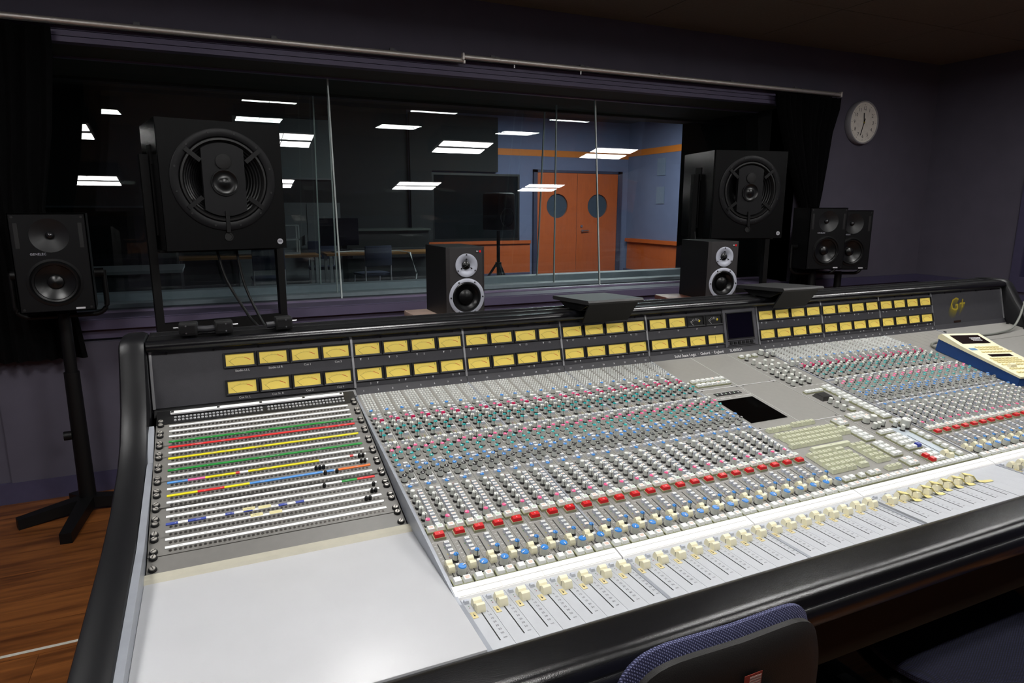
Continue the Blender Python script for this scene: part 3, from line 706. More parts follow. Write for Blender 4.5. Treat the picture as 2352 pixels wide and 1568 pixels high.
for k in range(7):
    a = math.radians(-42 + k * 14); cx, cy = 0, -0.02
    mb.add([(cx + r * math.sin(a + d), cy + r * math.cos(a + d), 0.0025) for d, r in ((-.018, .021), (.018, .021), (.024, .029), (-.024, .029))], [(0, 3, 2, 1)], 1)
mb.add([(cx + r * math.sin(math.radians(a)), cy + r * math.cos(math.radians(a)), 0.0026) for a, r in ((34, .021), (46, .021), (46, .029), (34, .029))], [(0, 3, 2, 1)], 2)
faceM['ppm'] = mb.mesh('meter_face', [BEZEL, INK, YELP], False)
def needle(m):
    mb = MB(); a = math.radians(-40); cx, cy = 0.0, -0.034
    mb.add([(cx + r * math.sin(a) + d, cy + r * math.cos(a), 0.0036) for d, r in ((-.0004, .0262), (.0004, .0262), (.0003, .0385), (-.0003, .0385))], [(0, 1, 2, 3)])
    mb.M = T(0.006 if False else 0.0, 0, 0)
    return mb.mesh('needle', m, False)
ndl = needle(DARKL)
mb = MB().add([(-0.014, -0.0140, .0036), (-0.0132, -0.0140, .0036), (-0.0262, -0.0005, .0036), (-0.0270, -0.0005, .0036)], [(0, 1, 2, 3)]); ndl = mb.mesh('needle', DARKL, False)
mb = MB().add([(-0.012, -0.0140, .0036), (-0.0108, -0.0140, .0036), (-0.0235, 0.000, .0036), (-0.0245, 0.000, .0036)], [(0, 1, 2, 3)]); ndw = mb.mesh('needle', INK, False)
def meter(x, wv, kind):
    b = put('vu_meter', bez, con, M=BP(x, wv, 0.0012))
    put('meter_face', faceM[kind], b)
    if kind != 'zero': put('needle', ndw if kind == 'ppm' else ndl, b)
LET = MB()         # white lettering of the bridge
def blabel(s_, x, wv, size=0.0075): LET.text(s_, size, BP(x, wv, 0.0022))
def tri(x, wv):
    o = LET.M; LET.M = BP(x, wv, 0.0022); LET.add([(-.0022, .003, 0), (.0022, .003, 0), (0, -.003, 0)], [(0, 2, 1)]); LET.M = o
UPc, LOc = 0.1022, 0.0340
names = (('Studio LS L', 'Studio LS R', 'Cue 1', 'Cue 2'), ('Cue St. L', 'Cue St. R', 'Cue 3', 'Cue 4'))
for r, wc in ((0, UPc), (1, LOc)):
    for k in range(4):
        x = -0.281 + k * 0.0795; meter(x, wc, 'plain'); blabel(names[r][k], x + 0.004, wc - 0.0275)
ch = 1
for t_ in (0, 1, 2, 4.5, 5.5, 6.5):
    for k in range(4):
        x = t_ * B + 0.0415 + k * 0.0790
        meter(x, UPc, 'led'); meter(x, LOc, 'led')
        tri(x - 0.020, UPc - 0.0275); blabel(str(ch), x + 0.001, UPc - 0.0275); blabel(str(ch + 1), x + 0.001, LOc - 0.0265); tri(x + 0.02, LOc - 0.0265)
        ch += 2
ck = (('LF', 'RF', 'LF', 'RF'), ('LB', 'RB', 'M', 'Ø'))
for r, wc in ((0, UPc), (1, LOc)):
    for k in range(4):
        x = 3 * B + 0.0475 + k * 0.0785
        meter(x, wc, 'plain' if (r == 0 and k < 2) or (r == 1 and k < 3) else ('ppm' if r == 0 else 'zero'))
        blabel(ck[r][k], x + 0.004, wc - 0.0275, 0.0065)
def snum(s_, x, size=0.0068):
    M = T(x, -0.0105, -0.0090) @ RX(math.atan2(0.0175, 0.0105)); LET.text(s_, size, M)
for c_ in range(24): snum(str(c_ + 1), c_ * 0.04 + 0.0205)
for c_ in range(24): snum(str(c_ + 25), 4.5 * B + c_ * 0.04 + 0.0205)
snum('Solid State Logic  ·  Oxford  ·  England', 1.163, 0.0135); snum('SL4000G+', 1.325, 0.0135)
LET.build('printed_lettering', INK, con, False)
# G+ emblem with its fading yellow shadow
LT = MB(); SH = Matrix(((1, .3, 0, 0), (0, 1, 0, 0), (0, 0, 1, 0), (0, 0, 0, 1)))
NS = 16
for k in range(NS, 0, -1): LT.text('G+', 0.078, BP(2.572 - 0.0015 * k, 0.078 - 0.0021 * k, 0.0018 + 0.00005 * (NS - k)) @ SH, k - 1)
LT.text('G+', 0.078, BP(2.572, 0.078, 0.0030) @ SH, NS)
gm = []
for k in range(NS): f_ = k / (NS - 1); gm.append(mat('gold_fade_%d' % k, tuple(int(a * (1 - f_) + b * f_) for a, b in zip((122, 108, 36), (64, 63, 62))), .5))
LT.build('emblem', gm + [mat('gold_front', (172, 152, 40), .5)], con, False)
put('ir_window', MB().box(-0.022, 0.022, -0.004, 0.004, 0, 0.002).mesh('b', mat('ir_dark', (40, 26, 18), .2), False), con, M=BP(2.555, 0.0065, 0.0015))
# screen in the bridge
sp = put('screen_panel', MB().box(-0.0745, 0.0745, 0.001, 0.136, 0, 0.004).mesh('s', mat('screen_surround', (84, 83, 88), .45), False), con, M=BP(1.3575, 0, 0.0015))
def sub(name, mb, m, par): return put(name, mb.mesh(name, m, False), par)
sub('display', MB().box(-0.060, 0.056, 0.030, 0.118, 0.004, 0.0046), SCREEN, sp)
fr = MB()
for a in ((-0.063, -0.060, 0.027, 0.121), (0.056, 0.059, 0.027, 0.121), (-0.063, 0.059, 0.118, 0.121), (-0.063, 0.059, 0.027, 0.030), (-0.063, 0.059, 0.0045, 0.0068), (-0.063, 0.059, 0.0205, 0.0225)): fr.box(a[0], a[1], a[2], a[3], 0.004, 0.0062)
sub('display_frame', fr, BEZEL, sp)
for k in range(6): sub('soft_key', MB().frustum(0.0125, 0.0095, 0.004, 0.001, z=0.004, cx=-0.050 + k * 0.0186, cy=0.0137), BEZEL, sp)
bs = MB().lathe([(0.003, 0), (0.003, 0.002), (0, 0.0025)], 8).mesh('bridge_screw', BEZEL)
for t_ in range(-5, 30):
    if t_ * 0.105 + 0.08 < X1: put('bridge_screw', bs, con, M=BP(t_ * 0.105 + 0.08, 0.1315, 0.0015))

# --- channel strips
def knob_mesh(cap, r=0.0052, h=0.0165, skirt=True, pointer=False, mark=True, dome=True):
    mb = MB()
    if skirt: mb.lathe([(r * 1.25, 0), (r * 1.2, 0.0016), (r * 1.02, 0.002)], 14, 2)
    if pointer: mb.lathe([(r * 1.0, 0.002), (r * 0.98, 0.0045)], 14, 2)
    z0 = 0.0045 if pointer else 0.002
    mb.lathe([(r, z0), (r * 0.93, h - 0.0015)], 14, 0)
    mb.lathe([(r * 0.93, h - 0.0015), (r * 0.80, h), (r * 0.5, h + (0.0007 if dome else 0)), (0, h + (0.001 if dome else 0))], 14, 1)
    if pointer:
        mb.box(-0.00045, 0.00045, -r * 1.02, -r * 0.90, z0, h - 0.001, 2); mb.box(-0.00045, 0.00045, -r * 0.93, 0, h + 0.0002, h + 0.0011, 2)
    elif mark: mb.box(-0.0006, 0.0006, -r * 0.9, -r * 0.1, h + 0.0002, h + 0.0012, 3)
    return mb.mesh('rotary_knob', [KNOBG, cap, KBLK, INK])
KM = {'b': knob_mesh(KBLUE), 'p': knob_mesh(KPINK), 't': knob_mesh(KTEAL), 'tp': knob_mesh(KTEAL, pointer=True), 'pp': knob_mesh(KPINK, pointer=True),
      'g': knob_mesh(KNOBW, mark=False), 'gp': knob_mesh(KNOBW, pointer=True), 'k': knob_mesh(KBLK, r=0.0058), 'bp': knob_mesh(KBLUE, pointer=True),
      'B': knob_mesh(KBLUE, r=0.0082, h=0.0175, dome=False)}
KNOBS = [(.0095, -.142, 'b'), (.0095, -.164, 'g'), (.0095, -.185, 'pp'), (.010, -.206, 'gp'), (.028, -.217, 'gp'), (.010, -.2275, 'gp'), (.028, -.238, 'tp'), (.010, -.249, 'tp'), (.0105, -.272, 'tp'),
         (.0095, -.322, 'gp'), (.0275, -.312, 'gp'), (.010, -.344, 'p'), (.028, -.334, 'p'), (.010, -.3655, 't'), (.028, -.3555, 't'), (.0095, -.387, 't'), (.0095, -.407, 'b'), (.0275, -.417, 'b'), (.0095, -.429, 'b'),
         (.028, -.438, 'k'), (.010, -.450, 'k'), (.0095, -.493, 'b'), (.010, -.510, 'g'), (.010, -.530, 'gp'), (.010, -.550, 'gp'), (.010, -.570, 'gp'), (.010, -.590, 'gp'), (.0105, -.610, 'p'), (.028, -.721, 'bp'), (.0275, -.755, 'B')]
def btn_mesh(w, d, h, top, side, pr=None, t=0.0012):
    mb = MB().frustum(w, d, h, t, 0, 1)
    if pr is not None: mb.box(-w * 0.26, w * 0.26, -d * 0.16, d * 0.16, h, h + 0.0003, 2)
    return mb.mesh('push_button', [side, top, pr or top], False)
BM = {'w': btn_mesh(.0104, .0070, .0065, BTNW, BTNG, mat('print_pale', (198, 200, 206), .5), t=.0007), 'r': btn_mesh(.0104, .0070, .0065, BTNW, BTNG, PEACH, t=.0007), 'm': btn_mesh(.0105, .0075, .008, MAGENTA, MAGENTA),
      's': btn_mesh(.0074, .0070, .0065, BTNW, BTNG, mat('print_pale', (198, 200, 206), .5), t=.0007)}
BTNS = [(.028, -.147, 'w'), (.028, -.159, 'w'), (.028, -.170, 'w'), (.0285, -.180, 'm'), (.028, -.191, 'w'), (.029, -.255, 'w'), (.0105, -.292, 's'), (.020, -.292, 's'), (.031, -.292, 'w'), (.028, -.329, 'w'),
        (.029, -.388, 'w'), (.0275, -.400, 'w'), (.028, -.455, 'w'), (.010, -.473, 's'), (.020, -.471, 's'), (.030, -.471, 's')] + \
       [(.0285, -.500 - .0105 * i, 'w' if i % 2 == 0 or i > 9 else 'r') for i in range(12)] + [(.027, -.673, 'w'), (.027, -.684, 'w'), (.027, -.696, 'w'), (.027, -.706, 'r'), (.0255, -.737, 's')]
# big square buttons with olive bases
def sq_mesh(w, d, h, top, pr, base=OLIVE, off=0.0017):
    mb = MB().box(-w / 2 - off, w / 2 + off, -d / 2 - off, d / 2 + off, 0, 0.0045, 0)
    mb.frustum(w, d, h - 0.0045, 0.0014, 1, 1, z=0.0045)
    if pr: mb.box(-w * .28, w * .28, d * .04, d * .20, h, h + .0003, 2); mb.box(-w * .22, w * .22, -d * .20, -d * .05, h, h + .0003, 2)
    return mb.mesh('square_button', [base, top, pr or top], False)
SQ = {'o': sq_mesh(.0148, .0138, .0105, BTNW, PEACH), 'g': sq_mesh(.0148, .0138, .0105, BTNW, MINT), 'w': sq_mesh(.0150, .0138, .0105, BTNW, None), 'wr': sq_mesh(.0150, .0138, .0105, BTNW, PEACH)}
RB = sq_mesh(.0200, .0130, .0110, RED, None)
def cap_mesh(w, L, H):
    p = [(L * .5, 0), (L * .5, H * .45), (L * .36, H * .95), (L * .26, H), (L * .10, H * .86), (L * .02, H * .60), (-L * .02, H * .60), (-L * .10, H * .82), (-L * .28, H * .98), (-L * .40, H * .88), (-L * .5, H * .42), (-L * .5, 0)]
    mb = MB().prism(p[::-1], -w / 2, w / 2, 0)
    for sx in (-1, 1): mb.box(sx * w / 2 - .0002, sx * w / 2 + .0002, -L * .018, L * .018, 0, H * .6, 1)
    mb.box(-w / 2, w / 2, -L * .012, L * .012, H * .6, H * .615, 1)
    return mb.mesh('fader_cap', [CREAM, DARKL], True, 30)
SCAP = cap_mesh(.0115, .026, .0125); FCAP = cap_mesh(.0145, .029, .0140)
pl_ = (0.785 - 0.012) / math.cos(PA)
PANM = MB().box(-0.0197, 0.0197, -0.767 / math.cos(PA) / 2, 0.767 / math.cos(PA) / 2, -0.012, 0).mesh('channel_panel', CHAN, False)
FANM = MB().box(-0.0197, 0.0197, -0.0695, 0.0695, -0.012, 0).mesh('fader_panel', FADER, False)
SLOTM = MB().box(-0.0009, 0.0009, -0.053, 0.053, 0, 0.0003).mesh('fader_slot', RUBBER, False)
SSLOT = MB().box(-0.0009, 0.0009, -0.047, 0.047, 0, 0.0003).mesh('fader_slot', RUBBER, False)
TAGM = MB().box(-0.0045, 0.0045, -0.0085, 0.0085, 0, 0.0008, 0).box(-0.0004, 0.0004, -0.004, 0.004, 0.0008, 0.001, 1).add([(-.002, -.001, .001), (.002, -.001, .001), (0, -.005, .001)], [(0, 2, 1)], 1).mesh('fader_tag', [TAG, DARKL], False)
FBTN = MB().frustum(.0085, .0080, .005, .001).mesh('fader_button', BTNG, False)
REST_K = MB(); REST_B = MB(); PINS = MB(); MARK = MB()
KIND_SRC = {}
def mesh_into(mbx, me, M, mats):
    base = len(mbx.v)
    for v in me.vertices: mbx.v.append(M @ v.co)
    for p in me.polygons:
        mbx.f.append(tuple(i + base for i in p.vertices)); mm = me.materials[p.material_index]
        if mm not in mats: mats.append(mm)
        mbx.m.append(mats.index(mm))
KMATS = []; BMATS = []
pinm = MB().lathe([(0.0026, 0), (0.0026, 0.004), (0.0021, 0.0062), (0, 0.0072)], 8).mesh('pin', BTNW)
def mark(M, x0, x1, y0, y1, m=0):
    o = MARK.M; MARK.M = M; MARK.add([(x0, y0, 0), (x1, y0, 0), (x1, y1, 0), (x0, y1, 0)], [(0, 1, 2, 3)], m); MARK.M = o
nind = 0
for c_ in range(40):
    xb = c_ * 0.04 if c_ < 24 else 4.5 * B + (c_ - 24) * 0.04
    put('channel_panel', PANM, con, M=CP(xb + 0.02, -0.395))
    near = c_ < 9
    for kx, ky, kk in KNOBS:
        big = kk == 'B'
        rz = random.uniform(-0.35, 0.35) if kk in ('gp', 'tp', 'pp', 'bp') else random.uniform(-2.4, 2.4)
        M = CP(xb + kx, ky, 0, rz)
        if near: put('rotary_knob', KM[kk], con, M=M)
        else: mesh_into(REST_K, KM[kk], M, KMATS)
        m0 = CP(xb + kx, ky, 0.0003)
        mark(m0, -0.0085, -0.0064, -0.0052, -0.0046); mark(m0, 0.0058, 0.0078, -0.0052, -0.0046); mark(m0, -0.0004, 0.0004, 0.0068, 0.0078)
        if kx < .02: mark(m0, -0.0085, -0.003, -0.0105, -0.0097)
    for bx_, by_, bk in BTNS:
        M = CP(xb + bx_, by_)
        if c_ < 10: put('push_button', BM[bk], con, M=M)
        else: mesh_into(REST_B, BM[bk], M, BMATS)
    for r in range(9):
        for q in range(4):
            if r == 8 and q == 1: continue
            mesh_into(PINS, pinm, CP(xb + .008 + q * .008, -.0285 - r * .0123), [BTNW])
            if r < 8: mark(CP(xb + .012 + q * .008, -.0285 - r * .0123 - 0.004, .0004), -.0007, .0007, -.0007, .0007, 1)
    # printed outline brackets and meters leds
    mb0 = CP(xb, 0, 0.0003)
    for yy in (-.302, -.464, -.484, -.619, -.662):
        mark(CP(xb, yy, .0003), .003, .037, -.0003, .0003)
    mark(CP(xb + .0375, -.265, .0003), -.0003, .0003, -.045, .045); mark(CP(xb + .0375, -.42, .0003), -.0003, .0003, -.042, .042)
    for q in range(5):
        for r in range(3):
            mark(CP(xb + .018 + r * .0058, -.270 - q * .0036, .0005), -.0011, .0011, -.0009, .0009, (2, 1, 3)[r])
    mark(CP(xb + .0265, -.487, .0005), -.001, .001, -.001, .001, 1); mark(CP(xb + .0205, -.681, .0005), -.001, .001, -.001, .001, 2); mark(CP(xb + .0205, -.7, .0005), -.001, .001, -.001, .001, 3); mark(CP(xb + .0205, -.71, .0005), -.001, .001, -.001, .001, 1)
    for q in range(9): mark(CP(xb + .0065, -.672 - q * .0105, .0003), -.0022, .0022, -.0003, .0003)
    put('square_button', SQ['o'], con, M=CP(xb + .0112, -.6290)); put('square_button', SQ['g'], con, M=CP(xb + .0292, -.6285))
    cb = put('cut_button', RB, con, M=CP(xb + .0205, -.6495))
    put('square_button', SQ['w'], con, M=CP(xb + .0110, -.7765)); put('square_button', SQ['wr'], con, M=CP(xb + .0288, -.7765))
    put('fader_slot', SSLOT, con, M=CP(xb + .0115, -.714, .0002))
    put('fader_cap', SCAP, con, M=CP(xb + .0115, -.736 + random.uniform(-.002, .002)))
# fader bay
scale_txt = (('5', -.863), ('10', -.8725), ('15', -.8825), ('20', -.8925), ('25', -.9025), ('30', -.9125), ('50', -.9225), ('oo', -.933))
DK = MB()
fx = [c_ * 0.04 for c_ in range(24)] + [0.9745 + 0.0395 * c_ for c_ in range(8)] + [4.5 * B + c_ * 0.04 for c_ in range(16)]
for n_, xb in enumerate(fx):
    p_ = put('fader_panel', FANM, con, M=FP(xb + .02, -.8845))
    put('fader_slot', SLOTM, p_, M=T(0.0015, 0.0005, 0.0001))
    put('fader_cap', FCAP, con, M=FP(xb + .0215, -.8455 - random.uniform(0, .003) - (.006 if 24 <= n_ < 28 else 0)))
    put('fader_tag', TAGM, p_, M=T(-.012, .0205, 0)); put('fader_button', FBTN, p_, M=T(-.012, .0575, 0))
    for y, m in ((-.838, 2), (-.843, 1)): mark(FP(xb + .0085, y, .0004), -.0009, .0009, -.0009, .0009, m)
    for s_, y in scale_txt: DK.text(s_, 0.0058, FP(xb + .0315, y, .0004))
DK.build('fader_scale_print', DKINK, con, False, 'stuff')
for k in range(4): put('blank_fader_panel', FANM, con, M=FP(1.2935 + .0395 * k + .02 - .0003, -.8845))
mb = MB().box(-0.159, 0.159, -0.0695, 0.0695, -0.012, 0); put('blank_fader_panel', mb.mesh('b', FADER, False), con, M=FP(6.5 * B + .16, -.8845)); put('blank_fader_panel', MB().box(-0.239, 0.239, -0.0695, 0.0695, -0.012, 0).mesh('b', FADER, False), con, M=FP(7.5 * B + .24, -.8845))
REST_K.build('rotary_knobs', KMATS, con, True, 'stuff'); REST_B.build('push_buttons', BMATS, con, False, 'stuff')
PINS.build('routing_pins', [BTNW], con, True, 'stuff')
MARK.build('panel_markings', [INK, mat('led_red', (120, 24, 24), .4), LEDG, mat('led_yellow', (170, 160, 50), .4)], con, False, 'stuff')
NB = MB()
for c_ in range(24): NB.text(str(c_ + 1), 0.005, CP(c_ * .04 + .0205, -.6495, .01115))
NB.build('button_numbers', INK, con, False)
# scribble strips
for a, b in ((0, 1), (1, 2), (2, 3), (3, 4.5), (4.5, 5.5), (5.5, 6.5)):
    x0, x1 = a * B - (.004 if a == 0 else -.0015), b * B - .0015
    mb = MB().prism([(-.7868, -.170), (-.7868, -.1500), (-.7885, -.1475), (-.8145, -.1535), (-.8165, -.157), (-.8165, -.170)], x0, x1, 0)
    n = int(round((b - a) * 8))
    ang = math.atan2(.006, .026)
    for k in range(1, n): mb.M = T(a * B + k * .04, -.8015, -.15045) @ RX(ang); mb.add([(-.0003, -.0125, .0004), (.0003, -.0125, .0004), (.0003, .0125, .0004), (-.0003, .0125, .0004)], [(0, 1, 2, 3)], 1)
    mb.M = T((x0 + x1) / 2, -.8015, -.15045) @ RX(ang)
    for yy in (-.0118, 0.001): mb.box(-(x1 - x0) / 2 + .006, (x1 - x0) / 2 - .006, yy, yy + .0005, .0002, .0005, 1)
    mb.build('scribble_strip', [WHITE, mat('pale_line', (206, 204, 196), .5)], con, False)
# bay trims
for t_ in (1, 2, 3, 4.5, 5.5, 6.5, 7.5):
    x = t_ * B
    MB().prism([(-.780, zc(-.780) - .01), (-.780, zc(-.780) + .0022), (-.014, zc(-.014) + .0022), (-.014, zc(-.014) - .01)], x - .0022, x + .0022).build('bay_trim', TRIM, con, False)
    MB().box(x - .0035, x + .0035, YE, -.818, ZF - .01, ZF + .0012).build('fader_bay_trim', TRIM, con, False)
MB().prism([(YE, -.20), (YE, ZF + .001), (-.83, ZF + .001), (-.79, zc(-.785) + .004), (-.014, zc(-.014) + .004), (-.014, -.20)], -.0065, -.0005).build('bay_side_plate', TRIM, con, False)
MB().box(-.0005, .0022, YE, -.818, ZF - .01, ZF + .001).build('fader_bay_trim', TRIM, con, False)
# blank bay 41-48 and the right end deck
BLK = MB().box(-.0197, .0197, -.767 / math.cos(PA) / 2, .767 / math.cos(PA) / 2, -.012, 0).mesh('blank_panel', CHAN, False)
for c_ in range(8): put('blank_panel', BLK, con, M=CP(6.5 * B + .02 + c_ * .04, -.395))
for y0, y1 in ((-.156, -.0125), (-.778, -.158)):
    L = (y1 - y0) / math.cos(PA); d_ = put('end_deck_panel', MB().box(-.236, .236, -L / 2, L / 2, -.012, 0).mesh('end_deck_panel', CHAN, False), con, M=CP(8.25 * B, (y0 + y1) / 2))
for x, y in ((2.414, -.042), (2.86, -.03), (2.86, -.10), (2.414, -.148), (2.86, -.2)):
    put('deck_screw', MB().lathe([(.006, 0), (.006, .003), (0, .004)], 12).mesh('deck_screw', RUBBER), con, M=CP(x, y))

# --- centre section
def cpanel(x0, x1, y0, y1, m=CHAN, name='centre_panel'):
    L = (y1 - y0) / math.cos(PA); return put(name, MB().box(-(x1 - x0) / 2 + .0004, (x1 - x0) / 2 - .0004, -L / 2 + .0004, L / 2 - .0004, -.012, 0).mesh(name, m, False), con, M=CP((x0 + x1) / 2, (y0 + y1) / 2))
for a in ((.963, 1.121, -.242, -.012), (1.121, 1.276, -.242, -.012), (.963, 1.119, -.489, -.245), (1.119, 1.274, -.489, -.245), (.963, 1.274, -.779, -.492), (1.277, 1.437, -.779, -.012)): cpanel(*a)
CM = MB()
def cm(x0, x1, y0, y1, h=.0004):
    o = CM.M; CM.M = CP((x0 + x1) / 2, (y0 + y1) / 2, h); a, b = (x1 - x0) / 2, (y1 - y0) / 2 / math.cos(PA); CM.add([(-a, -b, 0), (a, -b, 0), (a, b, 0), (-a, b, 0)], [(0, 1, 2, 3)]); CM.M = o
def crect(x0, x1, y0, y1, t=.0006):
    cm(x0, x1, y0, y0 + t); cm(x0, x1, y1 - t, y1); cm(x0, x0 + t, y0, y1); cm(x1 - t, x1, y0, y1)
cm(.963, 1.275, -.2445, -.2425); cm(.963, 1.275, -.4915, -.4895)
crect(.974, 1.115, -.312, -.268); cm(1.1195, 1.1205, -.489, -.012); cm(1.275, 1.276, -.77, -.02)
crect(.986, 1.106, -.231, -.183, .0004); cm(1.28, 1.43, -.099, -.0985); cm(1.285, 1.43, -.302, -.3015); cm(.976, 1.1, -.737, -.7365); cm(1.2, 1.2006, -.76, -.50)
for q in range(6): cm(1.29 + q * .024, 1.30 + q * .024, -.304, -.3028); cm(1.29 + q * .024, 1.30 + q * .024, -.186, -.185)
CM.text('Solid State Logic', .010, CP(1.008, -.303, .0005)); CM.text('Studio Computer', .0085, CP(1.086, -.303, .0005))
CM.build('centre_markings', INK, con, False)
put('display_window', MB().box(-.066, .066, -.069, .069, 0, .0012).mesh('d', DISPLAY, False), con, M=CP(1.040, -.3865, .0002))
ls = put('led_row', MB().box(-.048, .048, -.008, .008, 0, .0015).mesh('l', BEZEL, False), con, M=CP(1.045, -.282, .0002))
for q in range(6): put('indicator', MB().box(-.0012, .0012, -.004, .003, .0015, .0024).mesh('i', INK if q % 2 else MINT, False), ls, M=T(-.040 + q * .016, 0, 0))
dsm = MB().disc(0, 0, .003, .0008, 8).mesh('centre_screw', RUBBER)
for x, y in ((.975, -.249), (.985, -.240), (1.10, -.238), (1.11, -.249), (1.135, -.249), (1.26, -.249), (1.255, -.238), (.975, -.485), (.985, -.496), (1.105, -.485), (1.115, -.496), (1.13, -.485), (1.145, -.496), (1.26, -.485)): put('centre_screw', dsm, con, M=CP(x, y))
def sqb(x, y, k='w', s_=1.0): put('square_button', SQ[k], con, M=CP(x, y) @ Matrix.Scale(s_, 4))
for r, y in ((0, -.1935), (1, -.2205)):
    for q in range(7): sqb(.9865 + q * .0185, y, 'wr' if q == 4 else 'w', .98)
for q in range(3): sqb(1.302 + q * .0295, -.0605, 'w', .95)
for q in range(5): sqb(1.297 + q * .0145, -.3455, 'w', .86)
for q in range(12):
    for e_ in range(2): sqb(1.3845 + e_ * .0165 + q * .0006, -.334 - q * .0184, 'w', .98)
sqb(1.3945, -.5675, 'w'); sqb(1.4105, -.5675, 'w')
sqb(1.337, -.474)
for r, y in ((0, -.5055), (1, -.5215)):
    for q in range(4): sqb(1.288 + q * .0165, y, 'wr' if r == 1 and q in (0, 3) else 'w', .95)
for q in range(3): sqb(1.288 + q * .0170, -.607)
for r in range(3):
    for q in range(3): sqb(1.2875 + q * .0170, -.632 - r * .0178)
for q in range(2): sqb(1.2875 + q * .0170, -.6885)
sb = put('navy_button', sq_mesh(.0150, .0138, .0125, mat('navy_button', (22, 44, 150), .35), None), con, M=CP(1.3215, -.6885))
for r in range(3):
    for q in range(3):
        if q == 0 and r in (1, 2): put('cut_button', sq_mesh(.0150, .0138, .0125, RED, None), con, M=CP(1.2875, -.716 - r * .0178))
        else: sqb(1.2875 + q * .0170, -.716 - r * .0178)
for q in range(3): sqb(1.396, -.628 - q * .019)
for q in range(4): sqb(1.396, -.694 - q * .019)
for (x0, y0, nr) in ((1.217, -.5185, 2), (1.214, -.5685, 4), (1.213, -.6495, 4), (1.212, -.730, 2)):
    for r in range(nr):
        for q in range(2): sqb(x0 + q * .0168, y0 - r * .0170, 'wr' if (nr == 2 and r == q) else 'w')
for q in range(14): sqb(.9725 + (q // 2) * .0345 + (q % 2) * .0165, -.7735, 'wr' if q % 2 else 'w')
for q in range(13): sqb(1.2145 + q * .0172, -.7735)
for q in (0, 1, 2.6, 4.2, 5.2): sqb(.982 + q * .0205, -.7485, 'wr' if q == 5.2 else 'w')
kb = {}
def key(x, y, w=.0155, d=.0165, h=.009):
    k = (round(w, 4), d)
    if k not in kb: kb[k] = MB().frustum(w, d, h, .0026, z=0, tb=.0046).box(-.0022, .0022, -.0012, .0026, h, h + .00025, 1).mesh('key', [KEYC, mat('key_print', (164, 166, 140), .5)], False)
    put('keyboard_key', kb[k], con, M=CP(x, y, .0006))
for q in range(5): key(.9855 + q * .0165, -.5075, .0163)
for q in range(5): key(1.0805 + q * .0215 * .77, -.5005, .0163)
for r, (n, x) in enumerate(((13, .984), (12, .9885), (12, .992), (11, .981))):
    for q in range(n): key(x + q * .0165, -.5375 - r * .0178, .0163)
key(1.081, -.6215, .135)
key(1.199, -.5555, .028); key(1.196, -.5735, .026)
for r in range(5):
    for q in range(8):
        if r == 4 and q > 5: continue
        if r in (0, 4) and q == 5: key(.990 + 5.9 * .0166, -.6405 - r * .0178, .030); continue
        if r == 0 and q > 5: continue
        key(.988 + q * .0166 - (.003 if r == 4 else 0), -.6405 - r * .0178, .0163)
for r in range(5):
    for q in range(3): key(1.144 + q * .0168, -.6365 - r * .0178, .0163)
for q in range(3): key(1.138 + q * .0168, -.7435, .0163)
MK = {1: knob_mesh(KNOBW, r=.0062, h=.018, mark=False), 2: knob_mesh(KNOBW, r=.0062, h=.018, pointer=True), 3: knob_mesh(KNOBW, r=.0092, h=.018, mark=False, dome=False), 4: knob_mesh(KNOBW, r=.0135, h=.026, pointer=True, dome=False)}
for x, y, k in ((1.399, -.05, 3), (1.401, -.077, 2), (1.432, -.074, 2), (1.304, -.084, 2), (1.301, -.118, 1), (1.299, -.146, 1), (1.304, -.168, 1), (1.340, -.128, 1), (1.334, -.164, 1), (1.366, -.162, 1), (1.39, -.168, 1), (1.428, -.163, 1), (1.366, -.135, 1),
                (1.303, -.200, 2), (1.300, -.224, 2), (1.303, -.245, 2), (1.303, -.268, 1), (1.300, -.290, 1), (1.340, -.198, 2), (1.338, -.221, 2), (1.337, -.247, 1), (1.333, -.272, 2), (1.335, -.290, 2), (1.374, -.198, 2), (1.372, -.222, 2), (1.372, -.247, 2), (1.37, -.27, 2), (1.37, -.29, 2),
                (1.313, -.419, 1), (1.348, -.421, 2), (1.309, -.445, 1), (1.31, -.467, 1), (1.349, -.444, 1), (1.309, -.544, 3), (1.340, -.542, 3), (1.299, -.578, 1), (1.316, -.577, 1), (1.338, -.574, 2), (1.369, -.588, 2), (1.399, -.597, 4), (1.372, -.610, 2)):
    put('monitor_knob', MK[k], con, M=CP(x, y, 0, random.uniform(-.4, .4)))
tbk = put('talkback_mic', MB().frustum(.050, .042, .010, .006).mesh('t', mat('talkback_black', (38, 36, 34), .4), False), con, M=CP(1.324, -.385))
put('mic_grille', MB().box(-.018, .018, -.014, .014, .010, .0108).mesh('t', BEZEL, False), tbk)
put('master_fader_panel', MB().box(-.020, .020, -.092, .092, 0, .0006).mesh('m', mat('pale_blue_panel', (176, 186, 194), .45), False), con, M=CP(1.366, -.682, .0001))
put('fader_slot', MB().box(-.0009, .0009, -.055, .055, 0, .0004).mesh('m', RUBBER, False), con, M=CP(1.357, -.690, .0008))
put('fader_cap', FCAP, con, M=CP(1.357, -.745, .0007))
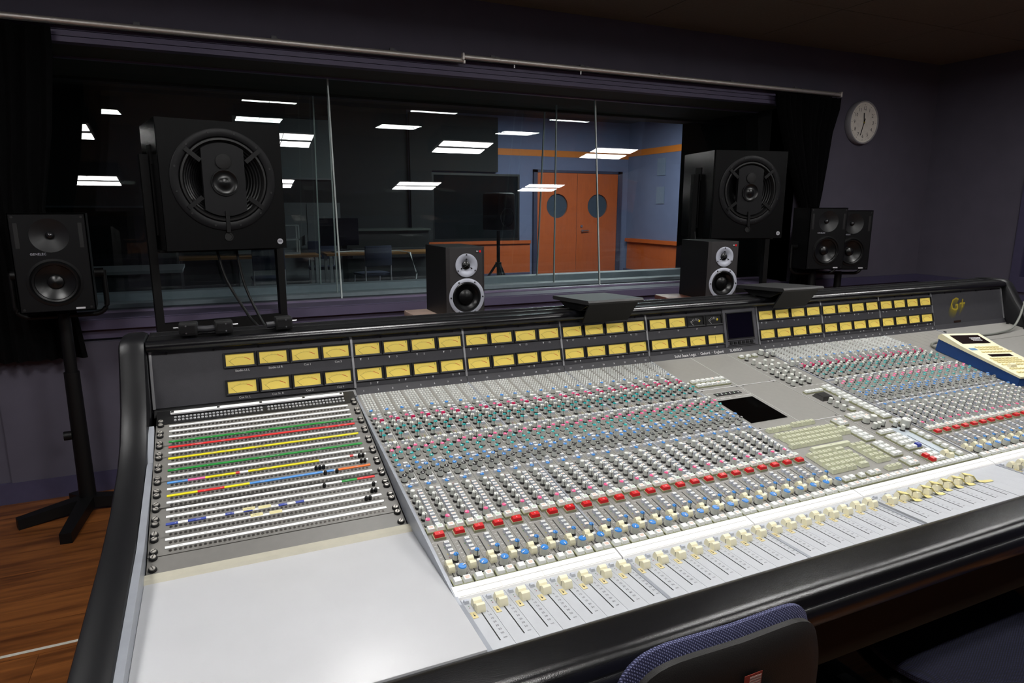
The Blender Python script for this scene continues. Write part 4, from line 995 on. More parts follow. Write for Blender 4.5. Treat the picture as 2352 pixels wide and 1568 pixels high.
# ================================================================ CURTAINS, RAIL, CLOCK
def curtain(prof, folds, amp, y, name, label):
    # prof: list of (z, xleft, xright)
    nz = len(prof); n = folds * 8 + 1; th = 0.004
    mb = MB()
    def pt(side, i, j):
        z, a, b = prof[j]; u = i / (n - 1); w_ = min(1.0, (b - a) / 0.35)
        yy = y + amp * (0.55 + 0.45 * w_) * math.sin(u * folds * 2 * PI) + 0.3 * amp * math.sin(u * folds * 4.7 + 1) + side * th
        return (a + (b - a) * u + 0.006 * math.sin(u * 31 + j), yy, z)
    vs = [pt(-1, i, j) for i in range(n) for j in range(nz)] + [pt(1, i, j) for i in range(n - 1, -1, -1) for j in range(nz)]
    N = 2 * n
    fs = [(i * nz + j, ((i + 1) % N) * nz + j, ((i + 1) % N) * nz + j + 1, i * nz + j + 1) for i in range(N) for j in range(nz - 1)]
    mb.add(vs, fs)
    t = thing(name, label, 'curtain', ((prof[0][1] + prof[0][2]) / 2, y, FL), world=True)
    mb.build('drape', CURT, t)
    return t
t = curtain([(1.235, 3.20, 3.80), (1.16, 3.21, 3.79), (1.0, 3.27, 3.735), (0.8, 3.36, 3.71), (0.6, 3.46, 3.69), (0.47, 3.53, 3.675), (0.40, 3.54, 3.67), (0.2, 3.50, 3.69), (-0.3, 3.44, 3.72), (-0.82, 3.42, 3.74)], 11, 0.020, 1.75, 'gathered_curtain', 'black pleated curtain tied back beside the wall clock')
MB().rbox(3.525, 3.68, 1.715, 1.785, 0.41, 0.455, 0.01).build('tie_back', CURT, t)
t = curtain([(1.220, -1.80, -0.86), (1.1, -1.78, -0.87), (0.8, -1.72, -0.91), (0.6, -1.66, -0.945), (0.47, -1.60, -0.965), (0.40, -1.60, -0.955), (0.2, -1.64, -0.92), (0.0, -1.68, -0.90), (-0.20, -1.7, -0.885)], 14, 0.018, 1.765, 'gathered_curtain', 'black curtain at the left end of the studio window behind the small speaker')
for x0, x1, z, yy, lb in ((-1.9, 0.985, 1.248, 1.775, 'left pale curtain rail over the studio window'), (0.975, 3.80, 1.262, 1.758, 'right pale curtain rail overlapping the left one over the window')):
    t = thing('curtain_rail', lb, 'curtain rail', (x0, yy, FL), world=True, group='curtain rails over the studio window')
    MB().cyl((x0, yy, z), (x1, yy, z), 0.013, seg=16).build('track', RAILM, t)
    MB().box(x0, x1, yy - 0.004, yy + 0.004, z - 0.016, z - 0.012).build('groove', DARKL, t, False)
    for e in (x0, x1): MB().rbox(e - 0.006, e + 0.006, yy - 0.015, yy + 0.015, z - 0.018, z + 0.018, 0.003).build('end_cap', RAILM, t)
    n = 5
    for k in range(n):
        x = x0 + (x1 - x0) * (k + 0.35) / n
        MB().box(x - 0.012, x + 0.012, yy - 0.006, 1.83, z + 0.012, z + 0.016).box(x - 0.012, x + 0.012, 1.815, 1.83, z + 0.012, z + 0.035).build('bracket', mat('bracket_dark', (92, 92, 96), .5), t, False)
    for k in range(2): MB().cyl((x0 + 0.3 + 0.42 * k, yy, z - 0.016), (x0 + 0.3 + 0.42 * k, yy, z - 0.032), 0.005).build('runner', STEEL, t)
t = thing('wall_clock', 'round white wall clock with black numerals on the dark wall', 'clock', (4.115, YW, 1.097))
mb = MB(); mb.M = RX(PI / 2); mb.lathe([(0.0, 0.001), (0.150, 0.001), (0.153, 0.008), (0.153, 0.040), (0.150, 0.046), (0.143, 0.047), (0.141, 0.040)], 56); mb.build('case', CLOCKS, t)
mb = MB(); mb.M = RX(PI / 2); mb.disc(0, 0, 0.1415, 0.040, 56); fc = mb.build('dial', CLOCKW, t, False)
nm = MB()
for k in range(1, 13):
    a = 2 * PI * k / 12
    nm.text(str(k), 0.036, T(0.098 * math.sin(a), -0.0406, 0.098 * math.cos(a)) @ RX(PI / 2))
    nm.M = T(0, -0.0406, 0) @ RY(a); nm.box(-0.0012, 0.0012, -0.0002, 0.0002, 0.120, 0.128); nm.M = Matrix.Identity(4)
for k in range(60):
    nm.M = T(0, -0.0406, 0) @ RY(2 * PI * k / 60); nm.box(-0.0004, 0.0004, -0.0002, 0.0002, 0.124, 0.127)
nm.M = Matrix.Identity(4); nm.build('numerals', BEZEL, fc, False)
for nme, ang, L, wd, tail in (('hour_hand', math.radians(-7), 0.066, 0.0036, 0.012), ('minute_hand', math.radians(197), 0.096, 0.0028, 0.028)):
    mb = MB(); mb.M = T(0, -0.0425 if nme[0] == 'h' else -0.044, 0) @ RY(ang); mb.box(-wd, wd, -0.0006, 0.0006, -tail, L); mb.build(nme, BEZEL, t, False)
mb = MB(); mb.M = RX(PI / 2); mb.lathe([(0.005, 0.041), (0.005, 0.047), (0, 0.048)], 12); mb.build('hub', GOLD, t)

# ================================================================ SPEAKERS
def front(cx, y, cz): return T(cx, y, cz) @ RX(PI / 2)      # local z points out of the baffle (-y)
def two_way(name, label, loc, rz, group):                    # black active monitor with waveguide
    W, H, D = 0.262, 0.40, 0.20
    t = thing(name, label, 'speaker', loc, rz, group)
    f = -D / 2
    mb = MB(); c = 0.012
    mb.obox(-W / 2, W / 2, f + 0.002, D / 2, 0, H); bd = mb.build('cabinet', MATTE, t, False)
    mb = MB()
    mb.holed(-W / 2 + .004, W / 2 - .004, 0.004, 0.232, 0, 0.122, 0.096, f - 0.003); mb.holed(-W / 2 + .004, W / 2 - .004, 0.232, H - .004, 0, 0.312, 0.068, f - 0.003)
    for a in ((-W / 2 + .004, W / 2 - .004, .004, .006), (-W / 2 + .004, W / 2 - .004, H - .006, H - .004), (-W / 2 + .004, -W / 2 + .006, .004, H - .004), (W / 2 - .006, W / 2 - .004, .004, H - .004)): mb.box(a[0], a[1], f - .003, f + .004, a[2], a[3])
    bf = mb.build('baffle', mat('monitor_baffle', (12, 12, 14), 0.5, spec=.2, bump=0.1, bscale=500), t)
    mb = MB(); mb.M = front(0, f - .003, .122); mb.lathe([(0.096, 0), (0.097, .002), (0.088, .003), (0.084, -.002), (0.079, .004), (0.072, .002), (0.070, -.004), (0.030, -.026), (0.029, -.026)], 40); wf = mb.build('woofer', CONE, t)
    mb = MB(); mb.M = front(0, f - .003, .122); mb.lathe([(0.030, -.026), (0.027, -.016), (0.016, -.009), (0, -.007)], 28); mb.build('dust_cap', CONE, wf)
    mb = MB(); mb.M = front(0, f - .003, .312); mb.M = mb.M @ Matrix.Diagonal((1.0, 1.0, 1, 1)); mb.lathe([(0.068, 0), (0.060, -.005), (0.040, -.016), (0.016, -.026)], 36); wg = mb.build('waveguide', mat('waveguide', (26, 26, 28), 0.5), t)
    mb = MB(); mb.M = front(0, f - .003, .312); mb.lathe([(0.016, -.026), (0.014, -.017), (0.008, -.012), (0, -.010)], 20); mb.build('tweeter_dome', mat('dome_metal', (60, 60, 62), 0.25, metal=.8), wg)
    for sx in (-1, 1): MB().box(sx * .108 - .007, sx * .108 + .007, f - .0036, f - .003, .262, .362).build('port_slot', RUBBER, t, False)
    lt = MB().text('GENELEC', 0.013, T(-0.045, f - .0036, .238) @ RX(PI / 2)); lt.build('nameplate', SILVER, t, False)
    MB().box(.060, .093, f - .0040, f - .003, .008, .0155).build('label_sticker', mat('label_pale', (196, 196, 200), .5), t, False)
    for x, z in ((-.115, .385), (.115, .385), (-.115, .015), (.115, .015)):
        mb = MB(); mb.M = front(x, f - .003, z); mb.lathe([(.0055, 0), (.005, .002), (0, .002)], 10); mb.build('screw', RUBBER, t)
    return t
def yoke_stand(label, loc, rz, group, top=0.92, legs=((196, .27), (258, .34), (350, .25), (115, .15))):              # loc = floor point; speaker bottom at abs height top
    t = thing('yoke_stand', label, 'speaker stand', loc, rz, group)
    z0 = top - 0.035; h = 0.165; r = 0.155
    pts = [(-h, 0, z0 + .19)] + [(-h, 0, z0 + .06)] + [(-h + .05 - .05 * math.cos(a), 0, z0 + .05 - .05 * math.sin(a)) for a in [k * PI / 12 for k in range(7)]]
    pts += [(-p[0], p[1], p[2]) for p in pts[::-1]]
    MB().tube(pts, 0.0105, 10).build('yoke', BLACK, t)
    for sx in (-1, 1): MB().cyl((sx * h, 0, z0 + .18), (sx * (h - .034), 0, z0 + .18), 0.02, seg=14).build('clamp_knob', BLACK, t)
    MB().cyl((0, 0, 0.05), (0, 0, z0 - 0.25), 0.034, 0.03, 16).build('pole', BLACK, t); MB().cyl((0, 0, z0 - 0.25), (0, 0, z0 + 0.012), 0.024, seg=16).build('inner_tube', BLACK, t)
    MB().cyl((-.06, 0, 0.36), (-.03, 0, .36), .02, seg=12).build('locking_knob', BLACK, t)
    for a, L in legs:
        mb = MB(); mb.M = RZ(math.radians(a)); mb.add([(0, -.03, .07), (0, .03, .07), (L, .022, .045), (L, -.022, .045), (0, -.03, .02), (0, .03, .02), (L, .022, .0), (L, -.022, .0)], [(0, 3, 2, 1), (4, 5, 6, 7), (0, 4, 7, 3), (1, 2, 6, 5), (3, 7, 6, 2), (0, 1, 5, 4)]); mb.build('foot', BLACK, t, False)
    return t
GS = 'small black studio monitors'
two_way('studio_monitor', 'small black two-way monitor at far left beside the left curtain', (-0.925, 1.585, 0.052), 0.10, GS)
yoke_stand('black yoke stand under the far left small monitor', (-0.925, 1.62, FL), 0.10, 'yoke stands', 0.932)
two_way('studio_monitor', 'small black two-way monitor partly hidden by the rightmost one', (3.39, 1.48, 0.083), -0.30, GS)
yoke_stand('black yoke stand under the partly hidden small monitor on the right', (3.39, 1.5, FL), -0.30, 'yoke stands', 0.963, ((200, .13), (270, .2), (340, .13), (90, .13)))
two_way('studio_monitor', 'rightmost small black two-way monitor below the wall clock', (3.70, 1.53, 0.066), -0.36, GS)
yoke_stand('black yoke stand under the rightmost small monitor', (3.70, 1.55, FL), -0.36, 'yoke stands', 0.946, ((200, .13), (270, .2), (340, .13), (90, .13)))

def big_speaker(label, loc, rz):
    W, H, D = 0.492, 0.535, 0.42; f = -D / 2
    t = thing('main_monitor', label, 'speaker', loc, rz, 'large black coaxial monitors')
    mb = MB().obox(-W / 2, W / 2, f + .02, D / 2, 0, H); mb.build('cabinet', SIDEG, t, False)
    mb = MB().holed(-W / 2, W / 2, 0, H, 0, .295, .196, f, 64)
    for a in ((-W / 2, W / 2, 0, .001), (-W / 2, W / 2, H - .001, H), (-W / 2, -W / 2 + .001, 0, H), (W / 2 - .001, W / 2, 0, H)): mb.box(a[0], a[1], f, f + .02, a[2], a[3])
    mb.build('baffle', mat('black_veneer', (9, 9, 10), .5, spec=.12, var=.25, scale=6, stretch=(30, 30, 2)), t)
    mb = MB(); mb.M = front(0, f, .295); mb.lathe([(.212, .0), (.212, .004), (.208, .006), (.182, .006), (.178, .004), (.176, -.004)], 64); ring = mb.build('basket_ring', mat('ring_charcoal', (20, 20, 22), .45, spec=.2), t)
    mb = MB(); mb.M = front(0, f, .295); mb.lathe([(.176, -.004), (.172, .006), (.164, .007), (.158, -.003), (.156, -.008)], 64); mb.build('surround', RUBBER, ring)
    mb = MB(); mb.M = front(0, f, .295)
    pf = [(.157, -.008)]
    for k in range(8): r = .155 - k * .010; pf += [(r, -.012 - k * .009), (r - .005, -.0135 - k * .009)]
    pf += [(.05, -.10), (0, -.10)]
    mb.lathe(pf, 64); mb.build('woofer_cone', CONE, t)
    # central plate with rounded ends
    pts = []
    for k in range(13): a = math.radians(56 + k * (68 / 12)); pts.append((.152 * math.cos(a) , .152 * math.sin(a)))
    pts += [(-p[0], -p[1]) for p in pts]
    mb = MB(); mb.M = front(0, f, .295); n = len(pts)
    mb.add([(p[0], p[1], .004) for p in pts] + [(p[0], p[1], -.02) for p in pts], [tuple(range(n))] + [(k, n + k, n + (k + 1) % n, (k + 1) % n) for k in range(n)]); pt_ = mb.build('driver_plate', mat('plate_charcoal', (24, 24, 26), .5, spec=.2), t, False)
    mb = MB(); mb.M = front(.0, f, .295 + .075); mb.lathe([(.032, .004), (.032, .010), (.029, .012), (0, .012)], 32); mb.build('tweeter_grille', mat('grille', (22, 22, 23), .7, bump=.6, bscale=500), pt_)
    mb = MB(); mb.M = front(.0, f, .295 - .012); mb.lathe([(.055, .004), (.055, .011), (.051, .011), (.048, .008), (.036, .0055), (.024, .005), (.018, .009), (.008, .012), (0, .0125)], 36); mb.build('midrange_driver', CONE, pt_)
    for a in (40, 140, 218, 322):
        c, s_ = math.cos(math.radians(a)), math.sin(math.radians(a))
        mb = MB(); mb.M = front(0, f, .295) @ RZ(math.radians(a)); mb.box(.118, .192, -.009, .009, .006, .012); mb.build('support_arm', BLACK, t, False)
    MB().box(-.008, .008, f - .012, f, .075, .165).build('cable_duct', BLACK, t, False)
    mb = MB(); mb.M = front(0, f, .055); mb.lathe([(.018, 0), (.018, .004), (.014, .004), (.013, .001), (0, .001)], 20); mb.build('lock_ring', RUBBER, t)
    mb = MB(); mb.M = front(.218, f, .030); mb.lathe([(.0125, 0), (.0125, .002), (0, .002)], 18, 0); mb.box(-.008, .008, -.002, .004, .002, .0026, 1); mb.build('badge', [mat('badge_silver', (180, 180, 186), .4), mat('badge_grey', (110, 110, 120), .4)], t, False)
    mb = MB()
    for k in range(12): a = 2 * PI * (k + .5) / 12; mb.M = front(.197 * math.cos(a), f, .295 + .197 * math.sin(a)); mb.lathe([(.005, .006), (.0045, .0075), (0, .0075)], 8)
    mb.build('ring_screws', RUBBER, t)
    for sx in (-1, 1):
        MB().box(sx * (W / 2) - .004, sx * (W / 2) + .004, -.02, .02, .06, .40).build('side_rail', BLACK, t, False)
        MB().box(sx * (W / 2) - .005, sx * (W / 2) + .005, -.035, .035, .36, .44).build('side_handle', BLACK, t, False)
    return t
def frame_stand(label, loc, rz, bot):
    t = thing('frame_stand', label, 'speaker stand', loc, rz, 'frame stands of the large monitors')
    for sx in (-1, 1):
        MB().box(sx * .272 - .016, sx * .272 + .016, -.02, .02, .06, bot + .40).build('post', BLACK, t, False)
        MB().box(sx * .272 - .03, sx * .272 + .03, -.22, .22, 0, .06).build('foot', BLACK, t, False)
    MB().box(-.256, .256, -.02, .02, .80, .845).build('cross_bar', BLACK, t, False); MB().box(-.256, .256, -.02, .02, .20, .24).build('cross_bar', BLACK, t, False)
    MB().box(-.256, .256, -.10, .10, bot - .012, bot - .001).build('tray', BLACK, t, False)
    return t
big_speaker('large black coaxial monitor on the left, before the studio glass', (-0.290, 1.608, 0.297), 0.20)
frame_stand('black frame stand under the left large monitor', (-0.290, 1.608, FL), 0.20, 1.177)
big_speaker('large black coaxial monitor on the right beside the tied curtain', (2.822, 1.698, 0.292), -0.22)
frame_stand('black frame stand under the right large monitor', (2.822, 1.698, FL), -0.22, 1.172)

def nearfield(label, loc, rz):
    W, H, D = 0.162, 0.276, 0.26; f = -D / 2
    t = thing('nearfield_monitor', label, 'speaker', loc, rz, 'nearfield monitors with silver driver rings')
    mb = MB().obox(-W / 2, W / 2, f + .012, D / 2, 0, H); mb.build('cabinet', mat('nearfield_black', (12, 12, 13), .5), t, False)
    mb = MB(); x1 = W / 2 - .012
    mb.holed(-x1, x1, .002, .158, 0, .079, .060, f, 40); mb.holed(-x1, x1, .158, H - .002, 0, .205, .036, f, 36)
    for sx in (-1, 1): mb.add([(sx * x1, f, .002), (sx * W / 2, f + .012, 0), (sx * W / 2, f + .012, H), (sx * x1, f, H - .002)], [(0, 1, 2, 3) if sx > 0 else (3, 2, 1, 0)])
    mb.add([(-x1, f, H - .002), (x1, f, H - .002), (W / 2, f + .012, H), (-W / 2, f + .012, H)], [(0, 1, 2, 3)]); mb.add([(-x1, f, .002), (-W / 2, f + .012, 0), (W / 2, f + .012, 0), (x1, f, .002)], [(0, 1, 2, 3)])
    mb.build('baffle', BAFFLE, t)
    mb = MB(); mb.M = front(0, f, .079); mb.lathe([(.0745, 0), (.0745, .003), (.073, .004), (.061, .004), (.060, .001)], 48); r_ = mb.build('woofer_ring', SILVER, t)
    mb = MB(); mb.M = front(0, f, .079); mb.lathe([(.0605, .001), (.057, .004), (.051, .003), (.049, -.002), (.033, -.016), (.031, -.016)], 44); wf = mb.build('woofer', CONE, t)
    mb = MB(); mb.M = front(0, f, .079); mb.lathe([(.032, -.016), (.029, -.008), (.018, -.002), (0, 0)], 32); mb.build('dust_cap', CONE, wf)
    mb = MB(); mb.M = front(0, f, .205); mb.lathe([(.0465, 0), (.0465, .003), (.045, .0035), (.034, .003), (.020, -.004), (.017, -.006)], 44); tr = mb.build('tweeter_plate', mat('silver_plate', (176, 178, 190), .5, metal=.2), t)
    mb = MB(); mb.M = front(0, f, .205); mb.lathe([(.017, -.006), (.016, -.001), (.010, .004), (0, .006)], 24); mb.build('tweeter_dome', CONE, tr)
    mb = MB(); mb.M = front(0, f, .205)
    for a in (90, 210, 330): c, s_ = math.cos(math.radians(a)), math.sin(math.radians(a)); mb.cyl((0, 0, .010), (.024 * c, .024 * s_, .002), .0011, seg=6); mb.cyl((.024 * c, .024 * s_, 0), (.024 * c, .024 * s_, .004), .003, seg=8)
    mb.build('dome_guard', RUBBER, tr)
    mb = MB()
    for k in range(6): a = 2 * PI * k / 6; mb.M = front(.0675 * math.cos(a), f, .079 + .0675 * math.sin(a)); mb.lathe([(.0032, .004), (.003, .006), (0, .006)], 10)
    for k in range(3): a = PI / 2 + 2 * PI * k / 3; mb.M = front(.0415 * math.cos(a), f, .205 + .0415 * math.sin(a)); mb.lathe([(.003, .003), (.0028, .005), (0, .005)], 10)
    mb.build('mounting_screws', RUBBER, t)
    mb = MB().box(.040, .062, f - .0008, f, .254, .263, 0); mb.text('RK', .008, T(.047, f - .001, .2585) @ RX(PI / 2), 1); mb.box(.0545, .062, f - .0012, f - .0008, .254, .263, 2); mb.build('badge', [BEZEL, INK, RED], t, False)
    return t
def column_stand(label, loc, rz, top, m, cx):
    t = thing('column_stand', label, 'speaker stand', loc, rz, 'column stands of the nearfield monitors')
    mb = MB(); n = 20
    mb.rbox(-.16 + cx, .14 + cx, -.15, .15, top - .026, top - .001, .006); mb.build('top_plate', m, t)
    MB().cyl((0, 0, .02), (0, 0, top - .026), .045, seg=20).build('column', BLACK, t); MB().rbox(-.16, .16, -.16, .16, 0, .02, .005).build('base_plate', BLACK, t)
nearfield('nearfield monitor with silver driver rings in the middle of the picture', (0.585, 0.835, 0.050), 0.02)
column_stand('column stand with pale top under the left nearfield monitor', (0.585, 0.835, FL), 0.0, 0.93, PALETOP, -.02)
nearfield('nearfield monitor with silver driver rings below the right large monitor', (1.905, 0.825, 0.048), -0.16)
column_stand('column stand with red-brown top under the right nearfield monitor', (1.905, 0.825, FL), -0.16, 0.928, WOODT, -.05)
for k, (pts, lb) in enumerate((([(-.30, 1.48, .29), (-.27, 1.40, .16), (-.20, 1.32, .02), (-.14, 1.25, -.10), (-.10, 1.22, -.5), (-.1, 1.25, -.87)], 'black cable hanging from the left large monitor, lower of two'), ([(-.22, 1.48, .29), (-.20, 1.38, .14), (-.15, 1.30, .0), (-.10, 1.25, -.12), (-.05, 1.22, -.5), (-.04, 1.25, -.87)], 'black cable hanging from the left large monitor, upper of two'),
                  ([(2.50, 1.66, .33), (2.48, 1.6, .1), (2.43, 1.5, -.1), (2.36, 1.42, -.5), (2.35, 1.4, -.87)], 'black cable running down behind the right nearfield monitor'))):
    o = MB().cable(pts, .006, 8).build('speaker_cable', BLACK); tag(o, lb, 'cable', 'speaker cables')

# ================================================================ THINGS ON THE CONSOLE
def platform(x0, x1, label):
    t = thing('speaker_platform', label, 'platform', ((x0 + x1) / 2, 0.05, 0.165), world=True, group='black platforms on the meter bridge')
    mb = MB(); c = .006
    mb.prism([(-.068, .1945), (-.072, .2005), (-.066, .2065), (.155, .1965), (.158, .190), (.152, .1845)], x0, x1); mb.build('board', mat('platform_black', (30, 30, 31), .5, bump=.3, bscale=400), t, False)
    xm = (x1 - x0)
    def plate(nm, q, d):
        vs = [Vector(p) for p in q] + [Vector(p) + Vector(d) for p in q]
        MB().add(vs, [(3, 2, 1, 0), (4, 5, 6, 7), (0, 4, 7, 3), (1, 2, 6, 5), (3, 7, 6, 2), (0, 1, 5, 4)]).build(nm, BLACK, t, False)
    plate('front_bracket', [(x0 + .010, -.058, .1935), (x1 - .010, -.058, .1935), (x1 - .016, -.012, .130), (x0 + .016, -.012, .130)], (0, .005, .002))
    for xx in (x0 + .014, x1 - .018): plate('side_gusset', [(xx, -.052, .193), (xx, .14, .1855), (xx, .10, .166), (xx, .004, .166)], (.004, 0, 0))
platform(0.683, 0.880, 'empty black speaker platform on the meter bridge near its middle')
platform(1.463, 1.655, 'empty black speaker platform on the meter bridge before the right nearfield monitor')
for x, flip, lb in ((-.392, -1, 'leftmost black cable connector lying on the meter bridge'), (-.312, 1, 'middle black cable connector lying on the meter bridge'), (-.168, 1, 'rightmost black cable connector lying on the meter bridge')):
    t = thing('multipin_connector', lb, 'connector', (x, .055, .1652), 0.08 * flip, group='black connectors on the meter bridge')
    MB().rbox(-.021, .021, -.016, .018, 0, .033, .004).build('shell', RUBBER, t)
    MB().box(-.016, .016, -.0175, -.016, .008, .026).build('side_plate', BEZEL, t, False)
    MB().cyl((flip * .021, 0, .020), (flip * .034, 0, .020), .0024, seg=8).build('locking_pin', STEEL, t)
    MB().cyl((-flip * .021, .002, .014), (-flip * .042, .002, .013), .0085, seg=12).build('cable_clamp', mat('clamp_grey', (48, 48, 52), .4), t)
    mb = MB()
    for z in (.008, .026): mb.cyl((flip * .004, -.0165, z), (flip * .004, -.0185, z), .002, seg=8)
    mb.build('shell_screws', STEEL, t)
# remote control unit on the blank bay
t = thing('locator_remote', 'cream and blue tape locator remote with dark displays on the right of the console', 'remote control', (2.195, -.36, zc(-.36) + .002), 0.0)
t.rotation_mode = 'ZYX'; t.rotation_euler = (PA, 0, -0.17)
Lh, Wh = .165, .085
MB().prism([(-Lh, 0), (Lh, 0), (Lh, .046), (-Lh, .030)], -Wh, Wh).build('base_shell', RBLUE, t, False)
tp = MB().prism([(-Lh - .003, .030), (-Lh - .003, .036), (Lh * .42, .054), (Lh * .95, .068), (Lh + .003, .060), (Lh + .003, .046)], -Wh - .003, Wh + .003).build('top_shell', RCREAM, t, False)
def on_top(y): return .036 + (y + Lh) / (Lh * 1.42) * .018
s1 = math.atan2(.018, Lh * 1.42); s2 = math.atan2(.014, Lh * .53)
put('display', MB().box(-.066, .066, -.030, .030, 0, .001).mesh('d', RDISP, False), t, M=T(0, Lh * .68, .0612) @ RX(s2))
lt = MB()
for yy, hh, n_ in ((.009, .0016, 7), (0, .003, 6), (-.009, .0016, 6)):
    for q in range(n_): lt.box(.004 + q * .0075, .0095 + q * .0075, yy - hh, yy + hh, .001, .0013)
put('display_text', lt.mesh('dt', INK, False), t, M=T(0, Lh * .68, .0612) @ RX(s2))
put('lower_display', MB().box(-.045, .055, -.009, .009, 0, .001).mesh('d', RDISP, False), t, M=T(0.0, -.012, on_top(-.012)) @ RX(s1))
put('maker_badge', MB().box(-.014, .014, -.008, .008, 0, .0012).mesh('d', mat('badge_blue', (60, 120, 170), .4), False), t, M=T(-.062, .040, on_top(.040)) @ RX(s1))
kbm = MB().frustum(.0125, .0085, .004, .0012).mesh('remote_key', mat('remote_key', (226, 214, 160), .5), False)
for r, (y, n) in enumerate(((.052, 7), (.036, 7), (.014, 9), (-.036, 8), (-.050, 8), (-.064, 8), (-.082, 8), (-.112, 6), (-.138, 6))):
    for q in range(n): put('remote_key', kbm, t, M=T(-.034 + q * .0155 - (.028 if r > 2 else (.012 if r == 2 else 0)), y, on_top(y)) @ RX(s1))
mb = MB().frustum(.030, .016, .012, .004); put('jog_key', mb.mesh('jog_key', RCREAM, False), t, M=T(-.045, -.098, on_top(-.098)) @ RX(s1))
t = thing('junction_box', 'grey metal box with two dark holes in front of the locator remote', 'box', (2.145, -.595, zc(-.595) + .002), 0)
t.rotation_mode = 'ZYX'; t.rotation_euler = (PA, 0, -0.17)
MB().rbox(-.085, .085, -.05, .05, 0, .034, .003).build('case', mat('steel_grey', (134, 140, 150), .4, metal=.3), t)
for x in (-.035, .035): MB().disc(x, .025, .008, .0344, 14).build('socket', RUBBER, t, False)
o = MB().cable([(2.20, -.192, zc(-.192) + .020), (2.155, -.175, zc(-.175) + .007), (2.20, -.135, zc(-.135) + .005), (2.34, -.118, zc(-.118) + .005), (2.50, -.118, zc(-.118) + .005), (2.64, -.118, zc(-.118) + .006), (2.76, -.105, zc(-.105) + .014), (2.86, -.075, .018), (2.93, -.045, .062), (2.975, -.02, .055), (3.0, .02, -.10), (3.03, .10, -.5), (3.05, .2, -.86)], .0045, 8).build('remote_cable', mat('cable_grey', (120, 122, 116), .5))
tag(o, 'grey cable running from the locator remote over the right side cheek', 'cable')
# masking tape on the centre faders
for k in range(8):
    if k in (7,): dx, dl = .016, .026
    else: dx, dl = random.uniform(.008, .014), random.uniform(.004, .012)
    if k in (0,): continue
    xb = 0.9745 + 0.0395 * k + .0215; yb = -.8460 - (.006 if k < 4 else 0)
    mb = MB(); P = [(-.007, .004, .0152), (-.002, -.002, .0150), (.006, -.009, .0145), (.0085, -.015, .006), (.010 + dx * .4, -.0180, .0012), (.010 + dx, -.0195 - dl * .2, .0009), (.012 + dx + dl, -.021 - dl * .3, .0008)]
    vs = []
    for i, p in enumerate(P): wv = .0062 - (.002 if i == len(P) - 1 else 0) + random.uniform(-.0008, .0008); vs += [(p[0] - wv * .35, p[1] - wv, p[2]), (p[0] + wv * .35, p[1] + wv, p[2]), (p[0] - wv * .35, p[1] - wv, p[2] + .0004), (p[0] + wv * .35, p[1] + wv, p[2] + .0004)]
    fs = []
    for i in range(len(P) - 1):
        a = i * 4; b = a + 4; fs += [(a, b, b + 1, a + 1), (a + 2, a + 3, b + 3, b + 2), (a, a + 2, b + 2, b), (a + 1, b + 1, b + 3, a + 3)]
    o = put('masking_tape', mb.add(vs, fs).mesh('masking_tape', TAPE), None, M=FP(xb, yb)); tag(o, 'torn yellow masking tape on the %s centre section fader from the left' % ('', 'second', 'third', 'fourth', 'fifth', 'sixth', 'seventh', 'eighth')[k], 'tape', 'masking tape on the centre faders')
    if k == 7: o['label'] = 'long torn yellow masking tape on the rightmost taped fader'

# ================================================================ CHAIRS
def pad(mb, a, b, y0, y1, ex, curv, m=0, sag=0.0, bulge=0.012, seg=48):
    # superellipse pad in xz, thickness y0..y1, bent by curv*x^2
    rings = [(0.0, y0 - bulge), (0.5, y0 - bulge * .8), (0.82, y0 - bulge * .3), (0.95, y0 + (y1 - y0) * .12), (1.0, y0 + (y1 - y0) * .38), (1.0, y0 + (y1 - y0) * .62), (0.95, y0 + (y1 - y0) * .9), (0.82, y1), (0.5, y1), (0.0, y1)]
    vs = []
    for s_, y in rings:
        for k in range(seg):
            t_ = 2 * PI * k / seg; c, q = math.cos(t_), math.sin(t_)
            x = a * s_ * math.copysign(abs(c) ** (2 / ex), c); z = b * s_ * math.copysign(abs(q) ** (2 / ex), q)
            vs.append((x, y + curv * x * x, z))
    n = len(rings)
    fs = [(i * seg + k, i * seg + (k + 1) % seg, (i + 1) * seg + (k + 1) % seg, (i + 1) * seg + k) for i in range(n - 1) for k in range(seg)]
    mb.add(vs, fs, m)
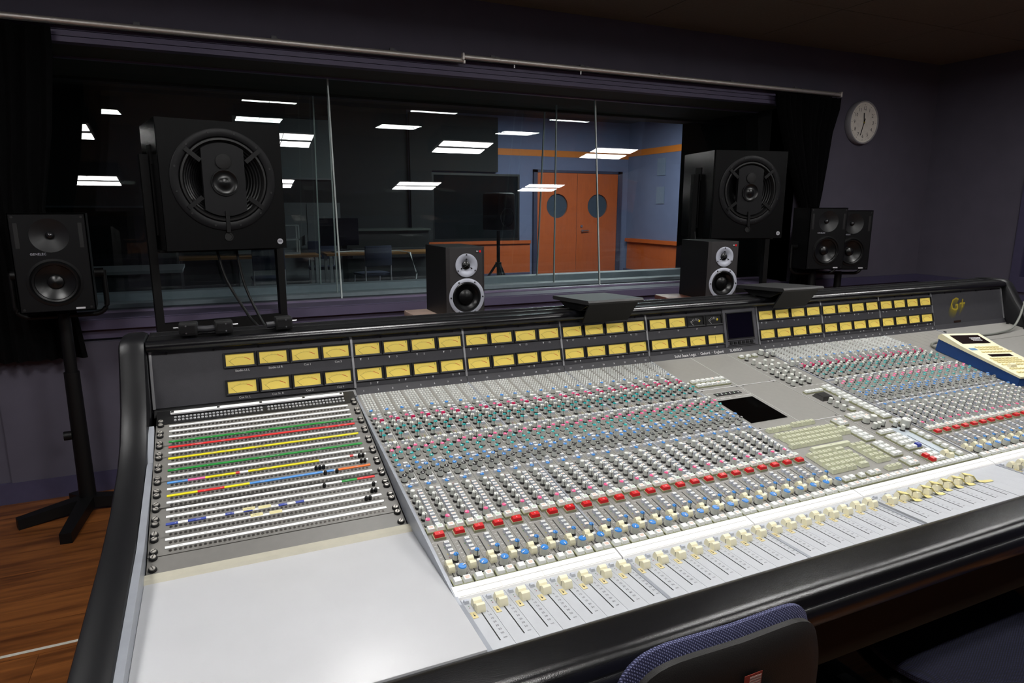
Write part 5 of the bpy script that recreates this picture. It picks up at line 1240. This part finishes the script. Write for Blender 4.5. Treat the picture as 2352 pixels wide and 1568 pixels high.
def task_chair(label, loc, rz, sh, by, bz, tilt=0.0):
    t = thing('task_chair', label, 'chair', loc, rz, 'blue task chairs at the console')
    mb = MB(); mb.M = T(0, .02, sh) @ RX(PI / 2); pad(mb, .245, .235, -.045, .0, 3.6, 0.0); st = mb.build('seat', FABRIC, t)
    mb = MB(); mb.M = T(0, .02, sh - .048) @ RX(PI / 2); pad(mb, .25, .24, -.018, .0, 3.6, 0.0, bulge=0.002); mb.build('seat_shell', CHPL, st)
    mb = MB(); mb.M = T(0, by, bz) @ RX(tilt); pad(mb, .174, .212, -.004, .020, 5.0, 0.55, bulge=-.004); bk = mb.build('backrest', FABRIM, t)
    mb = MB(); mb.M = T(0, by, bz - .006) @ RX(tilt); pad(mb, .168, .2085, -.030, .006, 5.0, 0.55, bulge=.001); mb.build('back_shell', CHPL, bk)
    mb = MB(); mb.M = T(.006, by - .0420, bz + .152) @ RX(tilt) @ RX(PI / 2); mb.box(-.015, .015, -.013, .013, 0, .0006, 0); mb.box(-.006, .0135, -.012, .009, .0006, .0009, 1)
    for k in range(5): mb.box(-.006, .0135, -.0095 + k * .004, -.0090 + k * .004, .0009, .0011, 2)
    mb.build('asset_label', [mat('label_red', (150, 60, 50), .5), mat('label_white', (190, 176, 168), .5), mat('label_line', (140, 70, 60), .5)], bk, False)
    MB().cable([(.035, by - .045, bz + .125), (.035, by - .06, bz + .08), (.02, by - .065, bz - .02), (0, by - .065, bz - .16), (0, by - .05, sh - .02), (0, by + .08, sh - .075), (0, 0, sh - .085)], .022, 10).build('back_support', BLACK, t)
    MB().rbox(-.09, .09, -.10, .10, sh - .10, sh - .065, .008).build('mechanism', BLACK, t); MB().cyl((0, 0, .09), (0, 0, sh - .09), .027, seg=16).build('gas_column', BLACK, t)
    MB().cyl((.09, .03, sh - .08), (.22, .03, sh - .085), .012, seg=10).build('lever', BLACK, t)
    for k in range(5):
        a = 2 * PI * k / 5 + .3
        mb = MB(); mb.M = RZ(a); mb.add([(0, -.03, .11), (0, .03, .11), (.28, .018, .075), (.28, -.018, .075), (0, -.03, .06), (0, .03, .06), (.28, .018, .05), (.28, -.018, .05)], [(0, 3, 2, 1), (4, 5, 6, 7), (0, 4, 7, 3), (1, 2, 6, 5), (3, 7, 6, 2)]); mb.build('base_leg', BLACK, t, False)
        c, s_ = math.cos(a), math.sin(a); MB().cyl((.28 * c - .012 * s_, .28 * s_ + .012 * c, .026), (.28 * c + .012 * s_, .28 * s_ - .012 * c, .026), .026, seg=14).build('castor', RUBBER, t)
    return t
task_chair('blue task chair seen from behind, its black back before the leather edge', (0.266, -0.93, FL), 0.0, 0.43, -0.215, 0.600, 0.05)
task_chair('blue task chair standing sideways under the console at right', (1.17, -0.92, FL), 1.19, 0.455, -0.30, 0.69, 0.12)
# pale tape line on the floor
o = MB().box(-2.4, -.62, .530, .543, FL + .0004, FL + .0014).build('floor_tape', mat('pale_tape', (200, 196, 186), .5), None, False)
tag(o, 'thin pale tape line along the wooden floor left of the console', 'tape')

#@@END
def finish():
    for o in TOP: o.location.z += Z0
    for o in bpy.data.objects:
        if '_base' in o: del o['_base']
finish()
